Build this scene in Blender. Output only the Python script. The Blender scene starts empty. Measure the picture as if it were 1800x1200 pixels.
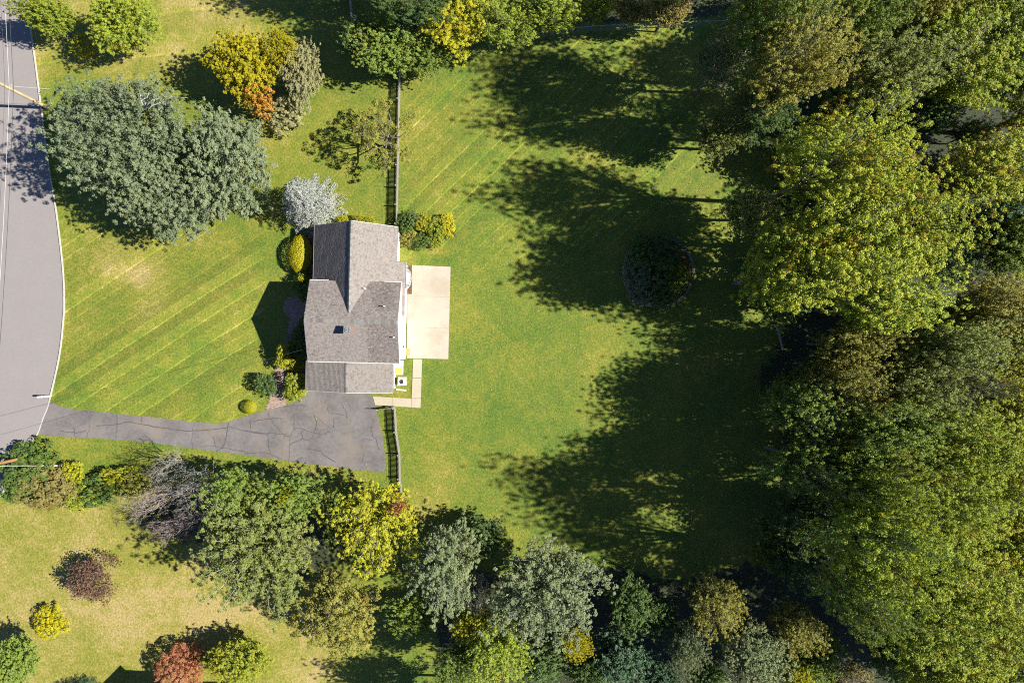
import bpy, math, random
import numpy as np
from mathutils import Vector, Matrix

# ------------------------------------------------------------------ camera, light, exposure
S = 16.5          # photograph pixels per metre on the ground
H = 72.7          # height of the drone
scene = bpy.context.scene
COL = scene.collection

cam_d = bpy.data.cameras.new("drone_camera")
cam_d.sensor_width = 36.0
cam_d.lens = 18.0 / ((900.0 / S) / H)
cam_d.clip_start = 0.5
cam_d.clip_end = 3000
cam = bpy.data.objects.new("drone_camera", cam_d)
cam.location = (0, 0, H)
COL.objects.link(cam)
scene.camera = cam

SUN_EL = math.radians(41.5)
SUN_AZ = math.radians(-2.6)      # towards the sun, measured from +x
to_sun = Vector((math.cos(SUN_AZ) * math.cos(SUN_EL), math.sin(SUN_AZ) * math.cos(SUN_EL), math.sin(SUN_EL)))
sun_d = bpy.data.lights.new("sun", 'SUN')
sun_d.energy = 5.0
sun_d.angle = math.radians(0.53)
sun_d.color = (1.0, 0.95, 0.86)
sun = bpy.data.objects.new("sun", sun_d)
sun.rotation_euler = to_sun.to_track_quat('Z', 'Y').to_euler()
sun.location = (60, 0, 60)
COL.objects.link(sun)

world = bpy.data.worlds.new("World")
scene.world = world
world.use_nodes = True
wn = world.node_tree
wn.nodes.clear()
w_out = wn.nodes.new('ShaderNodeOutputWorld')
w_bg = wn.nodes.new('ShaderNodeBackground')
w_sky = wn.nodes.new('ShaderNodeTexSky')
w_sky.sky_type = 'NISHITA'
w_sky.sun_disc = False
w_sky.sun_elevation = SUN_EL
w_sky.sun_rotation = math.radians(90) - SUN_AZ
w_sky.ozone_density = 6.0
w_sky.air_density = 0.5
w_sky.dust_density = 0.0
w_bg.inputs['Strength'].default_value = 0.078
w_hs = wn.nodes.new('ShaderNodeHueSaturation')
w_hs.inputs['Saturation'].default_value = 0.98
wn.links.new(w_sky.outputs[0], w_hs.inputs['Color'])
wn.links.new(w_hs.outputs[0], w_bg.inputs[0])
wn.links.new(w_bg.outputs[0], w_out.inputs[0])

scene.view_settings.view_transform = 'Standard'
scene.view_settings.look = 'None'
scene.view_settings.exposure = 1.33
scene.view_settings.gamma = 1.0
scene.view_settings.use_curve_mapping = False
scene.render.engine = 'CYCLES'
cy = scene.cycles
cy.max_bounces = 5
cy.diffuse_bounces = 2
cy.glossy_bounces = 2
cy.transmission_bounces = 3
cy.transparent_max_bounces = 4
cy.use_denoising = False
cy.filter_width = 1.1

R = math.radians


# ------------------------------------------------------------------ helpers
def W(px, py, z=0.0):
    k = (1 - z / H) / S
    return Vector(((px - 900) * k, (600 - py) * k, z))


def props(o, label=None, cat=None, group=None, kind=None):
    if label: o["label"] = label
    if cat: o["category"] = cat
    if group: o["group"] = group
    if kind: o["kind"] = kind
    return o


def empty(name, loc, rz=0.0, label=None, cat=None, group=None):
    o = bpy.data.objects.new(name, None)
    o.empty_display_size = 0.3
    o.location = loc
    o.rotation_euler = (0, 0, rz)
    COL.objects.link(o)
    return props(o, label, cat, group)


def link(name, me, parent=None, mat=None, loc=None):
    o = bpy.data.objects.new(name, me)
    if mat is not None:
        me.materials.append(mat)
    if parent is not None:
        o.parent = parent
    if loc is not None:
        o.location = loc
    COL.objects.link(o)
    return o


class MB:
    """collects simple shapes into one mesh"""
    def __init__(self):
        self.v = []; self.f = []; self.t = []

    def add(self, vs, fs, tint=0.5):
        n = len(self.v)
        self.v += [tuple(x) for x in vs]
        self.f += [tuple(i + n for i in f) for f in fs]
        self.t += [tint] * len(fs)

    def box(self, x0, x1, y0, y1, z0, z1, tint=0.5, M=None):
        vs = [Vector(p) for p in ((x0, y0, z0), (x1, y0, z0), (x1, y1, z0), (x0, y1, z0),
                                  (x0, y0, z1), (x1, y0, z1), (x1, y1, z1), (x0, y1, z1))]
        if M is not None: vs = [M @ p for p in vs]
        self.add(vs, [(3, 2, 1, 0), (4, 5, 6, 7), (0, 1, 5, 4), (1, 2, 6, 5), (2, 3, 7, 6), (3, 0, 4, 7)], tint)

    def bar(self, a, b, w, h, tint=0.5):
        a = Vector(a); b = Vector(b); d = b - a; L = d.length
        if L < 1e-6: return
        q = d.to_track_quat('X', 'Z').to_matrix().to_4x4()
        self.box(0, L, -w / 2, w / 2, -h / 2, h / 2, tint, Matrix.Translation(a) @ q)

    def tube(self, pts, rads, n=6, tint=0.5, cap=True):
        pts = [Vector(p) for p in pts]
        vs = []; fs = []
        for i, p in enumerate(pts):
            d = (pts[min(i + 1, len(pts) - 1)] - pts[max(i - 1, 0)])
            if d.length < 1e-9: d = Vector((0, 0, 1))
            d.normalize()
            a = Vector((0, 0, 1)) if abs(d.z) < 0.9 else Vector((1, 0, 0))
            u = d.cross(a).normalized(); w = d.cross(u)
            for k in range(n):
                an = 2 * math.pi * k / n
                vs.append(p + (u * math.cos(an) + w * math.sin(an)) * rads[i])
        for i in range(len(pts) - 1):
            for k in range(n):
                k2 = (k + 1) % n
                fs.append((i * n + k, i * n + k2, (i + 1) * n + k2, (i + 1) * n + k))
        if cap:
            fs.append(tuple(reversed(range(n))))
            fs.append(tuple((len(pts) - 1) * n + k for k in range(n)))
        self.add(vs, fs, tint)

    def cyl(self, c, r, z0, z1, n=16, tint=0.5, r2=None):
        self.tube([(c[0], c[1], z0), (c[0], c[1], z1)], [r, r if r2 is None else r2], n, tint)

    def prism(self, poly, z0, z1, tint=0.5):
        n = len(poly)
        ar = sum(poly[i][0] * poly[(i + 1) % n][1] - poly[(i + 1) % n][0] * poly[i][1] for i in range(n))
        if ar < 0: poly = list(reversed(poly))
        vs = [(p[0], p[1], z0) for p in poly] + [(p[0], p[1], z1) for p in poly]
        fs = [tuple(reversed(range(n))), tuple(range(n, 2 * n))]
        fs += [(i, (i + 1) % n, n + (i + 1) % n, n + i) for i in range(n)]
        self.add(vs, fs, tint)

    def build(self, name, mat, parent=None, loc=None, smooth=False, kind=None):
        me = bpy.data.meshes.new(name)
        me.from_pydata(self.v, [], self.f)
        at = me.attributes.new("tint", 'FLOAT', 'FACE')
        at.data.foreach_set("value", np.array(self.t, dtype=np.float32))
        if smooth:
            me.polygons.foreach_set("use_smooth", [True] * len(me.polygons))
        me.update()
        o = link(name, me, parent, mat, loc)
        if kind: o["kind"] = kind
        return o


def catmull(P, n=8):
    P = [np.array(p, float) for p in P]
    Q = [2 * P[0] - P[1]] + P + [2 * P[-1] - P[-2]]
    out = []
    for i in range(1, len(Q) - 2):
        for k in range(n):
            t = k / n
            a, b, c, d = Q[i - 1], Q[i], Q[i + 1], Q[i + 2]
            out.append(0.5 * ((2 * b) + (-a + c) * t + (2 * a - 5 * b + 4 * c - d) * t * t + (-a + 3 * b - 3 * c + d) * t ** 3))
    out.append(P[-1])
    return [tuple(p) for p in out]


def wpoly(pts):
    return [tuple(W(*p)[:2]) for p in pts]


def inside(poly, x, y):
    c = False
    j = len(poly) - 1
    for i in range(len(poly)):
        xi, yi = poly[i]; xj, yj = poly[j]
        if (yi > y) != (yj > y) and x < (xj - xi) * (y - yi) / (yj - yi) + xi:
            c = not c
        j = i
    return c


# ------------------------------------------------------------------ materials
class NT:
    def __init__(self, name):
        self.m = bpy.data.materials.new(name)
        self.m.use_nodes = True
        self.t = self.m.node_tree
        self.n = self.t.nodes
        self.b = self.n["Principled BSDF"]
        self.out = self.n["Material Output"]

    def new(self, typ, **kw):
        nd = self.n.new(typ)
        for k, v in kw.items():
            if k.startswith("i_"):
                key = k[2:]
                key = int(key) if key.isdigit() else key.replace("_", " ")
                nd.inputs[key].default_value = v
            else:
                setattr(nd, k, v)
        return nd

    def l(self, a, b):
        self.t.links.new(a, b)

    def math(self, op, a, b=None, c=None, clamp=False):
        nd = self.n.new('ShaderNodeMath'); nd.operation = op; nd.use_clamp = clamp
        for i, x in enumerate((a, b, c)):
            if x is None: continue
            if isinstance(x, (int, float)): nd.inputs[i].default_value = x
            else: self.l(x, nd.inputs[i])
        return nd.outputs[0]

    def mix(self, f, a, b, blend='MIX'):
        nd = self.n.new('ShaderNodeMix'); nd.data_type = 'RGBA'; nd.blend_type = blend
        if isinstance(f, (int, float)): nd.inputs[0].default_value = f
        else: self.l(f, nd.inputs[0])
        for i, x in ((6, a), (7, b)):
            if isinstance(x, (tuple, list)): nd.inputs[i].default_value = (*x[:3], 1)
            else: self.l(x, nd.inputs[i])
        return nd.outputs[2]

    def noise(self, vec, scale, detail=3, rough=0.55):
        nd = self.n.new('ShaderNodeTexNoise')
        nd.inputs['Scale'].default_value = scale
        nd.inputs['Detail'].default_value = detail
        nd.inputs['Roughness'].default_value = rough
        if vec is not None: self.l(vec, nd.inputs['Vector'])
        return nd.outputs['Fac']

    def ramp(self, f, stops, interp='LINEAR'):
        nd = self.n.new('ShaderNodeValToRGB')
        cr = nd.color_ramp; cr.interpolation = interp
        while len(cr.elements) < len(stops): cr.elements.new(0.5)
        for e, (p, c) in zip(cr.elements, stops):
            e.position = p
            e.color = (*c, 1) if isinstance(c, (tuple, list)) else (c, c, c, 1)
        self.l(f, nd.inputs[0])
        return nd.outputs[0]

    def attr(self, name):
        nd = self.n.new('ShaderNodeAttribute'); nd.attribute_name = name
        return nd.outputs['Fac']

    def obj(self):
        return self.n.new('ShaderNodeTexCoord').outputs['Object']

    def bump(self, h, dist, strength=1.0):
        nd = self.n.new('ShaderNodeBump')
        nd.inputs['Distance'].default_value = dist
        nd.inputs['Strength'].default_value = strength
        self.l(h, nd.inputs['Height'])
        self.l(nd.outputs[0], self.b.inputs['Normal'])

    def setup(self, rough=0.7, spec=0.3):
        self.b.inputs['Roughness'].default_value = rough
        self.b.inputs['Specular IOR Level'].default_value = spec


def simple(name, col, rough=0.6, spec=0.3, var=0.12, scale=6.0, metal=0.0, bump=0.0):
    t = NT(name); t.setup(rough, spec)
    f = t.noise(t.obj(), scale, 4)
    c0 = tuple(x * (1 - var) for x in col); c1 = tuple(min(1, x * (1 + var)) for x in col)
    t.l(t.ramp(f, [(0.3, c0), (0.7, c1)]), t.b.inputs['Base Color'])
    t.b.inputs['Metallic'].default_value = metal
    if bump: t.bump(f, bump)
    return t.m


def tinted(name, cols, rough=0.8, spec=0.2, scale=10.0, var=0.15):
    """per-face attribute picks the tone, noise wears it"""
    t = NT(name); t.setup(rough, spec)
    n = len(cols)
    base = t.ramp(t.attr("tint"), [(i / max(1, n - 1), c) for i, c in enumerate(cols)])
    f = t.noise(t.obj(), scale, 4)
    g = t.ramp(f, [(0.3, 1 - var), (0.7, 1 + var)])
    t.l(t.mix(1.0, base, g, 'MULTIPLY'), t.b.inputs['Base Color'])
    return t.m


def leaf_mat(name, dark, mid, light, accent=None, acc=0.0, trans=0.35, spec=0.18, rough=0.55, gain=1.8):
    dark, mid, light = (tuple(x * gain for x in c) for c in (dark, mid, light))
    t = NT(name); t.setup(rough, spec)
    o = t.obj()
    tint = t.attr("tint")
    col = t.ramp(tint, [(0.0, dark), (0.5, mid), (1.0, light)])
    if accent is not None:
        nz = t.noise(o, 0.32, 2)
        cl = t.attr("clump")
        f = t.math('ADD', nz, t.math('MULTIPLY', t.math('SUBTRACT', cl, 0.5), 0.45))
        m = t.ramp(f, [(0.72 - acc - 0.07, 0.0), (0.72 - acc + 0.07, 1.0)])
        col = t.mix(m, col, accent)
    warm = t.mix(1.0, col, (1.2, 1.05, .8), 'MULTIPLY')
    wc = t.math('MULTIPLY', t.attr("clump"), t.math('MULTIPLY_ADD', t.noise(o, 0.22, 2), 1.4, -.1), clamp=True)
    col = t.mix(wc, col, warm)
    info = t.n.new('ShaderNodeObjectInfo')
    br = t.math('MULTIPLY_ADD', info.outputs['Random'], 0.24, 0.88)
    hs = t.n.new('ShaderNodeHueSaturation')
    t.l(br, hs.inputs['Value']); t.l(col, hs.inputs['Color'])
    col = hs.outputs[0]
    t.l(col, t.b.inputs['Base Color'])
    tr = t.n.new('ShaderNodeBsdfTranslucent')
    t.l(t.mix(0.35, col, (0.26, 0.25, 0.012)), tr.inputs[0])
    ms = t.n.new('ShaderNodeMixShader'); ms.inputs[0].default_value = trans
    t.l(t.b.outputs[0], ms.inputs[1]); t.l(tr.outputs[0], ms.inputs[2])
    t.l(ms.outputs[0], t.out.inputs[0])
    return t.m


M = {}
M['oak_gold'] = leaf_mat("leaf_yellow_green", (.052, .076, .010), (.105, .130, .014), (.175, .178, .018), (.20, .12, .008), 0.02, gain=2.4)
M['oak_lime'] = leaf_mat("leaf_lime_green", (.045, .072, .010), (.092, .122, .014), (.158, .175, .020), (.19, .16, .01), 0.0, gain=2.4)
M['oak_green'] = leaf_mat("leaf_mid_green", (.038, .066, .012), (.065, .095, .017), (.095, .122, .024), (.14, .13, .012), 0.0, gain=2.3)
M['oak_deep'] = leaf_mat("leaf_deep_green", (.022, .046, .014), (.038, .066, .020), (.060, .088, .026), (.09, .09, .015), -0.03, gain=2.0)
M['gray_green'] = leaf_mat("leaf_grey_green", (.052, .072, .034), (.085, .108, .050), (.125, .145, .072), (.12, .12, .045), -0.04, spec=0.3, rough=0.5, gain=1.8)
M['blue_green'] = leaf_mat("leaf_blue_green", (.050, .072, .040), (.082, .106, .058), (.120, .145, .080), (.10, .10, .05), -0.05, spec=0.3, rough=0.5, gain=1.75)
M['olive'] = leaf_mat("leaf_olive", (.062, .068, .014), (.100, .100, .022), (.145, .135, .030), (.13, .09, .02), 0.0, gain=2.45)
M['sage'] = leaf_mat("leaf_sage_green", (.050, .066, .017), (.082, .100, .027), (.125, .142, .042), (.14, .13, .02), -0.02, gain=2.3)
M['pale_olive'] = leaf_mat("leaf_pale_olive", (.072, .076, .034), (.11, .112, .055), (.155, .155, .085), (.13, .12, .05), -0.02, gain=2.3)
M['brown_olive'] = leaf_mat("leaf_brown_olive", (.058, .054, .018), (.092, .080, .026), (.125, .105, .034), (.12, .07, .02), 0.02, gain=2.4)
M['gold'] = leaf_mat("leaf_gold", (.13, .13, .006), (.225, .208, .007), (.31, .265, .008), (.14, .15, .012), 0.03, trans=0.35, gain=1.35)
M['gold_green'] = leaf_mat("leaf_gold_green", (.085, .105, .010), (.155, .162, .010), (.225, .21, .012), (.29, .235, .008), 0.05, trans=0.35, gain=2.0)
M['orange'] = leaf_mat("leaf_orange", (.22, .11, .02), (.34, .17, .03), (.42, .25, .05), (.34, .22, .03), 0.05, gain=1.4)
M['red'] = leaf_mat("leaf_red", (.15, .05, .028), (.25, .10, .055), (.32, .19, .085), (.20, .13, .04), 0.05, gain=1.35)
M['purple'] = leaf_mat("leaf_purple_brown", (.060, .034, .028), (.105, .065, .05), (.16, .105, .08), (.12, .085, .05), 0.0, gain=1.6)
M['silver'] = leaf_mat("needle_silver_blue", (.14, .175, .17), (.22, .25, .235), (.33, .345, .31), (.24, .25, .19), -0.02, trans=0.12, spec=0.4, gain=0.88)
M['spruce'] = leaf_mat("needle_dark_green", (.016, .038, .022), (.028, .056, .03), (.045, .078, .038), None, trans=0.1, gain=1.6)
M['hedge_gold'] = leaf_mat("leaf_clipped_gold", (.17, .17, .006), (.24, .225, .007), (.30, .26, .01), None, trans=0.2, gain=1.5)
M['fallen'] = leaf_mat("fallen_leaf", (.16, .10, .04), (.28, .20, .08), (.42, .34, .2), None, gain=1.0, trans=.1)
M['shrub_green'] = leaf_mat("leaf_shrub_green", (.030, .060, .014), (.055, .092, .02), (.09, .13, .03), (.15, .15, .02), -0.02, gain=1.7)
M['shrub_lime'] = leaf_mat("leaf_shrub_lime", (.075, .10, .012), (.125, .15, .016), (.18, .19, .022), (.26, .20, .01), 0.02, gain=2.0)

bark = simple("bark_grey_brown", (.13, .11, .09), 0.9, 0.1, 0.35, 5.0)
bark_pale = simple("bark_pale_grey", (.30, .28, .26), 0.85, 0.15, 0.25, 5.0)
bark_mauve = simple("bark_mauve_grey", (.34, .275, .25), 0.85, 0.15, 0.3, 6.0)
bark_dark = simple("bark_dark_brown", (.085, .062, .052), 0.9, 0.1, 0.3, 6.0)
bark_purple = simple("twig_purple_brown", (.16, .105, .09), 0.85, 0.15, 0.3, 6.0)


# ---- lawn
def lawn_material():
    t = NT("mown_lawn"); t.setup(0.6, 0.25)
    o = t.obj()
    dry = t.attr("dry"); lit = t.attr("litter")
    sa, sb, sc_ = t.attr("stripe_front"), t.attr("stripe_back"), t.attr("stripe_side")
    sep = t.n.new('ShaderNodeSeparateXYZ'); t.l(o, sep.inputs[0])
    x, y = sep.outputs[0], sep.outputs[1]
    n_big = t.noise(o, 0.16, 4, 0.6)
    n_mid = t.noise(o, 1.1, 4, 0.65)
    n_fine = t.noise(o, 4.2, 5, 0.8)
    n_tiny = t.noise(o, 17.0, 3, 0.7)
    d = t.math('ADD', dry, t.math('MULTIPLY', t.math('SUBTRACT', n_big, 0.5), 1.3))
    d = t.math('ADD', d, t.math('MULTIPLY', t.math('SUBTRACT', n_mid, 0.5), 0.95))
    d = t.math('ADD', d, t.math('MULTIPLY', t.math('SUBTRACT', n_fine, 0.5), 0.9), clamp=True)
    col = t.ramp(d, [(0.0, (.062, .116, .010)), (0.28, (.104, .143, .012)), (0.55, (.160, .168, .017)),
                     (0.78, (.225, .200, .040)), (1.0, (.30, .235, .085))])

    def stripes(ang, period, mask, amp, line):
        ca, sn = math.cos(R(ang)), math.sin(R(ang))
        p = t.math('ADD', t.math('MULTIPLY', x, -sn), t.math('MULTIPLY', y, ca))
        p = t.math('ADD', p, t.math('MULTIPLY', t.math('SUBTRACT', t.noise(o, 0.05, 1), 0.5), 1.2))
        p = t.math('ADD', p, t.math('MULTIPLY', t.math('SUBTRACT', n_mid, 0.5), 0.22))
        p = t.math('DIVIDE', p, period)
        cell = t.math('FLOOR', p)
        fr = t.math('SUBTRACT', p, cell)
        wn_ = t.n.new('ShaderNodeTexWhiteNoise'); wn_.noise_dimensions = '1D'
        t.l(cell, wn_.inputs['W'])
        alt = t.math('MULTIPLY', t.math('SUBTRACT', wn_.outputs['Value'], 0.5), amp)
        edge = t.math('LESS_THAN', fr, 0.14)
        edge = t.math('MULTIPLY', edge, t.math('MULTIPLY', t.math('MULTIPLY', wn_.outputs['Value'], line * 1.7), t.math('MULTIPLY', n_mid, t.math('MULTIPLY', n_big, 4.0))))
        return t.math('MULTIPLY', t.math('ADD', alt, edge), mask)
    st = t.math('ADD', stripes(33, 1.15, sa, 0.34, 0.30), stripes(44, 0.95, sb, 0.22, 0.34))
    st = t.math('ADD', st, stripes(4, 2.2, sc_, 0.2, 0.12))
    sp = t.math('MULTIPLY_ADD', t.math('SUBTRACT', n_fine, 0.5), 1.7, 1.0)
    sp = t.math('ADD', sp, t.math('MULTIPLY', t.math('SUBTRACT', n_tiny, 0.5), 1.0))
    sp = t.math('ADD', sp, st)
    sp = t.math('MAXIMUM', sp, 0.3)
    cmb = t.n.new('ShaderNodeCombineColor')
    for i in range(3): t.l(sp, cmb.inputs[i])
    col = t.mix(1.0, col, cmb.outputs[0], 'MULTIPLY')
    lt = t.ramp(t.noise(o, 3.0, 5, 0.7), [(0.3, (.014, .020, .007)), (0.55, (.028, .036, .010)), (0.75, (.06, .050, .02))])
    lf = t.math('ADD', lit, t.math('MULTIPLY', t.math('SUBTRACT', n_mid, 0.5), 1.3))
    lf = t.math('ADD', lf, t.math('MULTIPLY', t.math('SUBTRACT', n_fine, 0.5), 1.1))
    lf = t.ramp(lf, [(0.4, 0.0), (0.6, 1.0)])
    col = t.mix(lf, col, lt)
    t.l(col, t.b.inputs['Base Color'])
    t.bump(t.math('ADD', n_fine, t.math('MULTIPLY', n_tiny, 0.5)), 0.16, 0.8)
    return t.m


M['lawn'] = lawn_material()


def asphalt(name, c, var, patch, rough=0.75, fine=30.0, wear=None):
    t = NT(name); t.setup(rough, 0.3)
    o = t.obj()
    a = t.noise(o, 0.45, 5, 0.6); b = t.noise(o, fine, 3, 0.8); c_ = t.noise(o, 3.0, 5, 0.65)
    f = t.math('ADD', t.math('MULTIPLY', a, patch), t.math('ADD', t.math('MULTIPLY', b, 0.35), t.math('MULTIPLY', c_, 0.45)))
    base = t.ramp(f, [(0.25 + 0.5 * patch - 0.1, tuple(x * (1 - var) for x in c)), (0.55 + 0.5 * patch, tuple(x * (1 + var) for x in c))])
    if wear:
        wmask = t.ramp(t.noise(o, 0.3, 3, 0.6), [(0.5, 0.0), (0.66, 1.0)])
        base = t.mix(t.math('MULTIPLY', wmask, 0.6), base, wear)
    t.l(base, t.b.inputs['Base Color'])
    t.bump(b, 0.01, 0.6)
    return t.m


M['road'] = asphalt("road_asphalt", (.192, .175, .168), 0.10, 0.3)
M['drive'] = asphalt("driveway_asphalt", (.106, .097, .094), 0.42, 0.7, wear=(.168, .142, .118))
M['seal'] = simple("crack_sealer", (.066, .061, .064), 0.7, 0.3, 0.3, 9.0)
M['curb'] = simple("concrete_kerb", (.36, .335, .30), 0.8, 0.2, 0.15, 5.0)
M['concrete'] = asphalt("patio_concrete", (.335, .30, .24), 0.10, 0.7, 0.8, 14.0, wear=(.28, .23, .165))
M['slab'] = asphalt("path_concrete", (.325, .285, .21), 0.09, 0.7, 0.8, 14.0)
M['joint'] = simple("joint_dark", (.22, .19, .15), 0.9, 0.1, 0.2, 9)
M['siding'] = simple("white_siding", (.80, .80, .79), 0.5, 0.3, 0.03, 2.0)
M['trim'] = simple("white_trim", (.50, .495, .48), 0.45, 0.4, 0.04, 3.0)
M['glass'] = simple("window_glass", (.06, .08, .10), 0.08, 0.6, 0.1, 2.0)
M['screen'] = simple("grey_screen", (.30, .31, .34), 0.3, 0.5, 0.06, 2.0)
M['door'] = simple("dark_red_door", (.16, .03, .03), 0.4, 0.4, 0.1, 3.0)
M['shingle'] = tinted("asphalt_shingle", [(.100, .086, .079), (.138, .119, .108), (.162, .142, .129), (.199, .177, .160), (.168, .157, .143)], 0.85, 0.25, 7.0, 0.14)
M['shingle_mossy'] = tinted("weathered_ridge_shingle", [(.115, .10, .095), (.16, .155, .14), (.195, .192, .172)], 0.85, 0.25, 7.0, 0.12)
M['shingle_dark'] = tinted("ridge_shingle", [(.10, .088, .084), (.15, .135, .128), (.18, .16, .15)], 0.85, 0.25, 7.0, 0.12)
M['deck'] = simple("roof_deck", (.11, .10, .095), 0.9, 0.1)
M['gray_roof'] = simple("grey_metal_roof", (.12, .13, .145), 0.45, 0.4, 0.06)
M['brick'] = tinted("red_brick", [(.15, .075, .05), (.22, .115, .08), (.27, .16, .115)], 0.85, 0.2, 12, 0.15)
M['paver'] = tinted("brick_paver", [(.19, .13, .105), (.25, .17, .135), (.31, .22, .18), (.24, .185, .155)], 0.85, 0.2, 12, 0.15)
M['sand'] = simple("joint_sand", (.11, .085, .065), 0.95, 0.1, 0.2, 20)
M['flue'] = simple("clay_flue", (.17, .165, .17), 0.6, 0.3, 0.2, 8)
M['black'] = simple("black_metal", (.015, .015, .017), 0.5, 0.4)
M['pipe'] = simple("grey_vent_pipe", (.62, .62, .60), 0.5, 0.4, 0.05)
M['mulch'] = simple("bark_mulch", (.115, .062, .035), 0.95, 0.1, 0.5, 6.0, bump=0.03)
M['mat'] = simple("tan_doormat", (.42, .235, .085), 0.95, 0.05, 0.12, 8)
M['yellow'] = simple("yellow_lid", (.62, .56, .06), 0.5, 0.4, 0.05)
M['cream'] = simple("cream_plastic", (.62, .57, .46), 0.5, 0.4, 0.05)
M['ac'] = simple("white_enamel", (.66, .66, .64), 0.4, 0.4, 0.05)
M['fence'] = simple("weathered_white_picket", (.25, .232, .21), 0.8, 0.2, 0.22, 3.0)
M['pole'] = simple("weathered_pole_wood", (.40, .30, .175), 0.85, 0.15, 0.18, 2.0)
M['pole_tan'] = simple("orange_brown_pole_wood", (.27, .15, .065), 0.85, 0.15, 0.18, 2.0)
M['wire'] = simple("black_cable", (.04, .04, .045), 0.5, 0.3)
M['wire_pale'] = simple("pale_cable", (.55, .55, .54), 0.4, 0.4, 0.05)
M['galv'] = simple("galvanised_steel", (.36, .38, .38), 0.4, 0.5, 0.08, metal=0.3)
M['mesh_wire'] = simple("chain_link_wire", (.12, .17, .19), 0.4, 0.5, 0.08)
M['stone'] = tinted("edging_stone", [(.13, .12, .11), (.19, .175, .16), (.25, .23, .21)], 0.9, 0.15, 6, 0.2)
M['white'] = simple("white_paint", (.80, .79, .77), 0.5, 0.4, 0.04)
M['roof_nb'] = simple("brown_shingle", (.15, .12, .10), 0.9, 0.2, 0.2, 4)


# ------------------------------------------------------------------ ground
def smooth(a, b, v):
    t = np.clip((v - a) / (b - a), 0, 1)
    return t * t * (3 - 2 * t)


def build_lawn():
    nx, ny = 281, 201
    xs = np.linspace(-70, 70, nx); ys = np.linspace(-50, 50, ny)
    X, Y = np.meshgrid(xs, ys)
    px = X * S + 900; py = 600 - Y * S

    def blob(cx, cy, rx, ry):
        return np.exp(-(((px - cx) / rx) ** 2 + ((py - cy) / ry) ** 2))
    dry = 0.34 + 0 * px
    dry += 0.10 * blob(300, 560, 260, 160)
    dry += 0.22 * blob(230, 470, 120, 70) + 0.32 * blob(245, 482, 38, 20)
    dry += 0.40 * smooth(170, 90, py) * smooth(560, 420, px)
    dry += 0.16 * blob(560, 230, 120, 130)
    low = smooth(850, 900, py + 0.1 * px) * smooth(640, 540, px)
    dry += 0.40 * low
    dry += 0.20 * blob(250, 1060, 160, 60) - 0.12 * blob(60, 960, 60, 60) - 0.12 * blob(300, 1020, 50, 40)
    dry += 0.25 * blob(420, 1075, 60, 30)
    dry += 0.22 * blob(760, 840, 45, 50) + 0.18 * blob(850, 820, 50, 40) + 0.10 * blob(760, 240, 60, 80)
    dry += 0.25 * blob(735, 905, 60, 35) + 0.25 * blob(725, 130, 35, 20) + 0.5 * blob(770, 440, 26, 8) + 0.4 * blob(713, 455, 12, 9)
    dry += 0.2 * blob(110, 690, 14, 16) + 0.25 * blob(110, 775, 70, 10) + 0.2 * blob(320, 800, 80, 10)
    dry += 0.3 * blob(680, 694, 30, 4) + 0.25 * blob(705, 690, 20, 14)
    dry += 0.15 * np.exp(-((px - (112 + 0 * py)) / 12) ** 2) * smooth(300, 360, py) * smooth(700, 640, py)
    dry -= 0.10 * blob(950, 680, 160, 120)
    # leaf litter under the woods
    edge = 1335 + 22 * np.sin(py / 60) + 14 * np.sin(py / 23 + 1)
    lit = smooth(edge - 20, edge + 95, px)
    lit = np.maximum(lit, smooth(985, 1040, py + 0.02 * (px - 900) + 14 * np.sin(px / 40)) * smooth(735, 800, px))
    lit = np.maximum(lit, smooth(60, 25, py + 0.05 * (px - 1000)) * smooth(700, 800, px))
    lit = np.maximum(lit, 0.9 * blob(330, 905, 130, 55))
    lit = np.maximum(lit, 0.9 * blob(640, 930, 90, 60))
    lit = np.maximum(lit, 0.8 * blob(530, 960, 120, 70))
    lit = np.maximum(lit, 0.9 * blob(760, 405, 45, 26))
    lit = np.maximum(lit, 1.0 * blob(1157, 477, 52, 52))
    sa = smooth(330, 420, py) * smooth(480, 440, px - 0 * py) * smooth(760, 740, py)
    sb = smooth(690, 720, px) * smooth(520, 380, py)
    sc_ = smooth(260, 150, py) * smooth(690, 640, px) * 1.0
    me = bpy.data.meshes.new("lawn")
    me.vertices.add(nx * ny)
    co = np.stack([X, Y, 0.02 * np.sin(X * 0.7) * np.sin(Y * 0.9) * 0], -1).reshape(-1).astype(np.float32)
    me.vertices.foreach_set("co", co)
    I = np.arange(nx * ny).reshape(ny, nx)
    q = np.stack([I[:-1, :-1], I[:-1, 1:], I[1:, 1:], I[1:, :-1]], -1).reshape(-1)
    nf = len(q) // 4
    me.loops.add(len(q)); me.loops.foreach_set("vertex_index", q.astype(np.int32))
    me.polygons.add(nf); me.polygons.foreach_set("loop_start", np.arange(0, len(q), 4, dtype=np.int32))
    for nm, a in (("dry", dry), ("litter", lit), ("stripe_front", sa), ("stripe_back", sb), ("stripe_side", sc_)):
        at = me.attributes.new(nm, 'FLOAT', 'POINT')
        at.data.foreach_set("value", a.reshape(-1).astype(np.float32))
    me.update(calc_edges=True)
    o = link("lawn", me, None, M['lawn'])
    o["kind"] = "structure"


build_lawn()
g = MB(); g.add([(-700, -700, 0), (700, -700, 0), (700, 700, 0), (-700, 700, 0)], [(0, 1, 2, 3)])
o = g.build("ground", M['lawn'], loc=(0, 0, -0.02)); o["kind"] = "structure"

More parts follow.
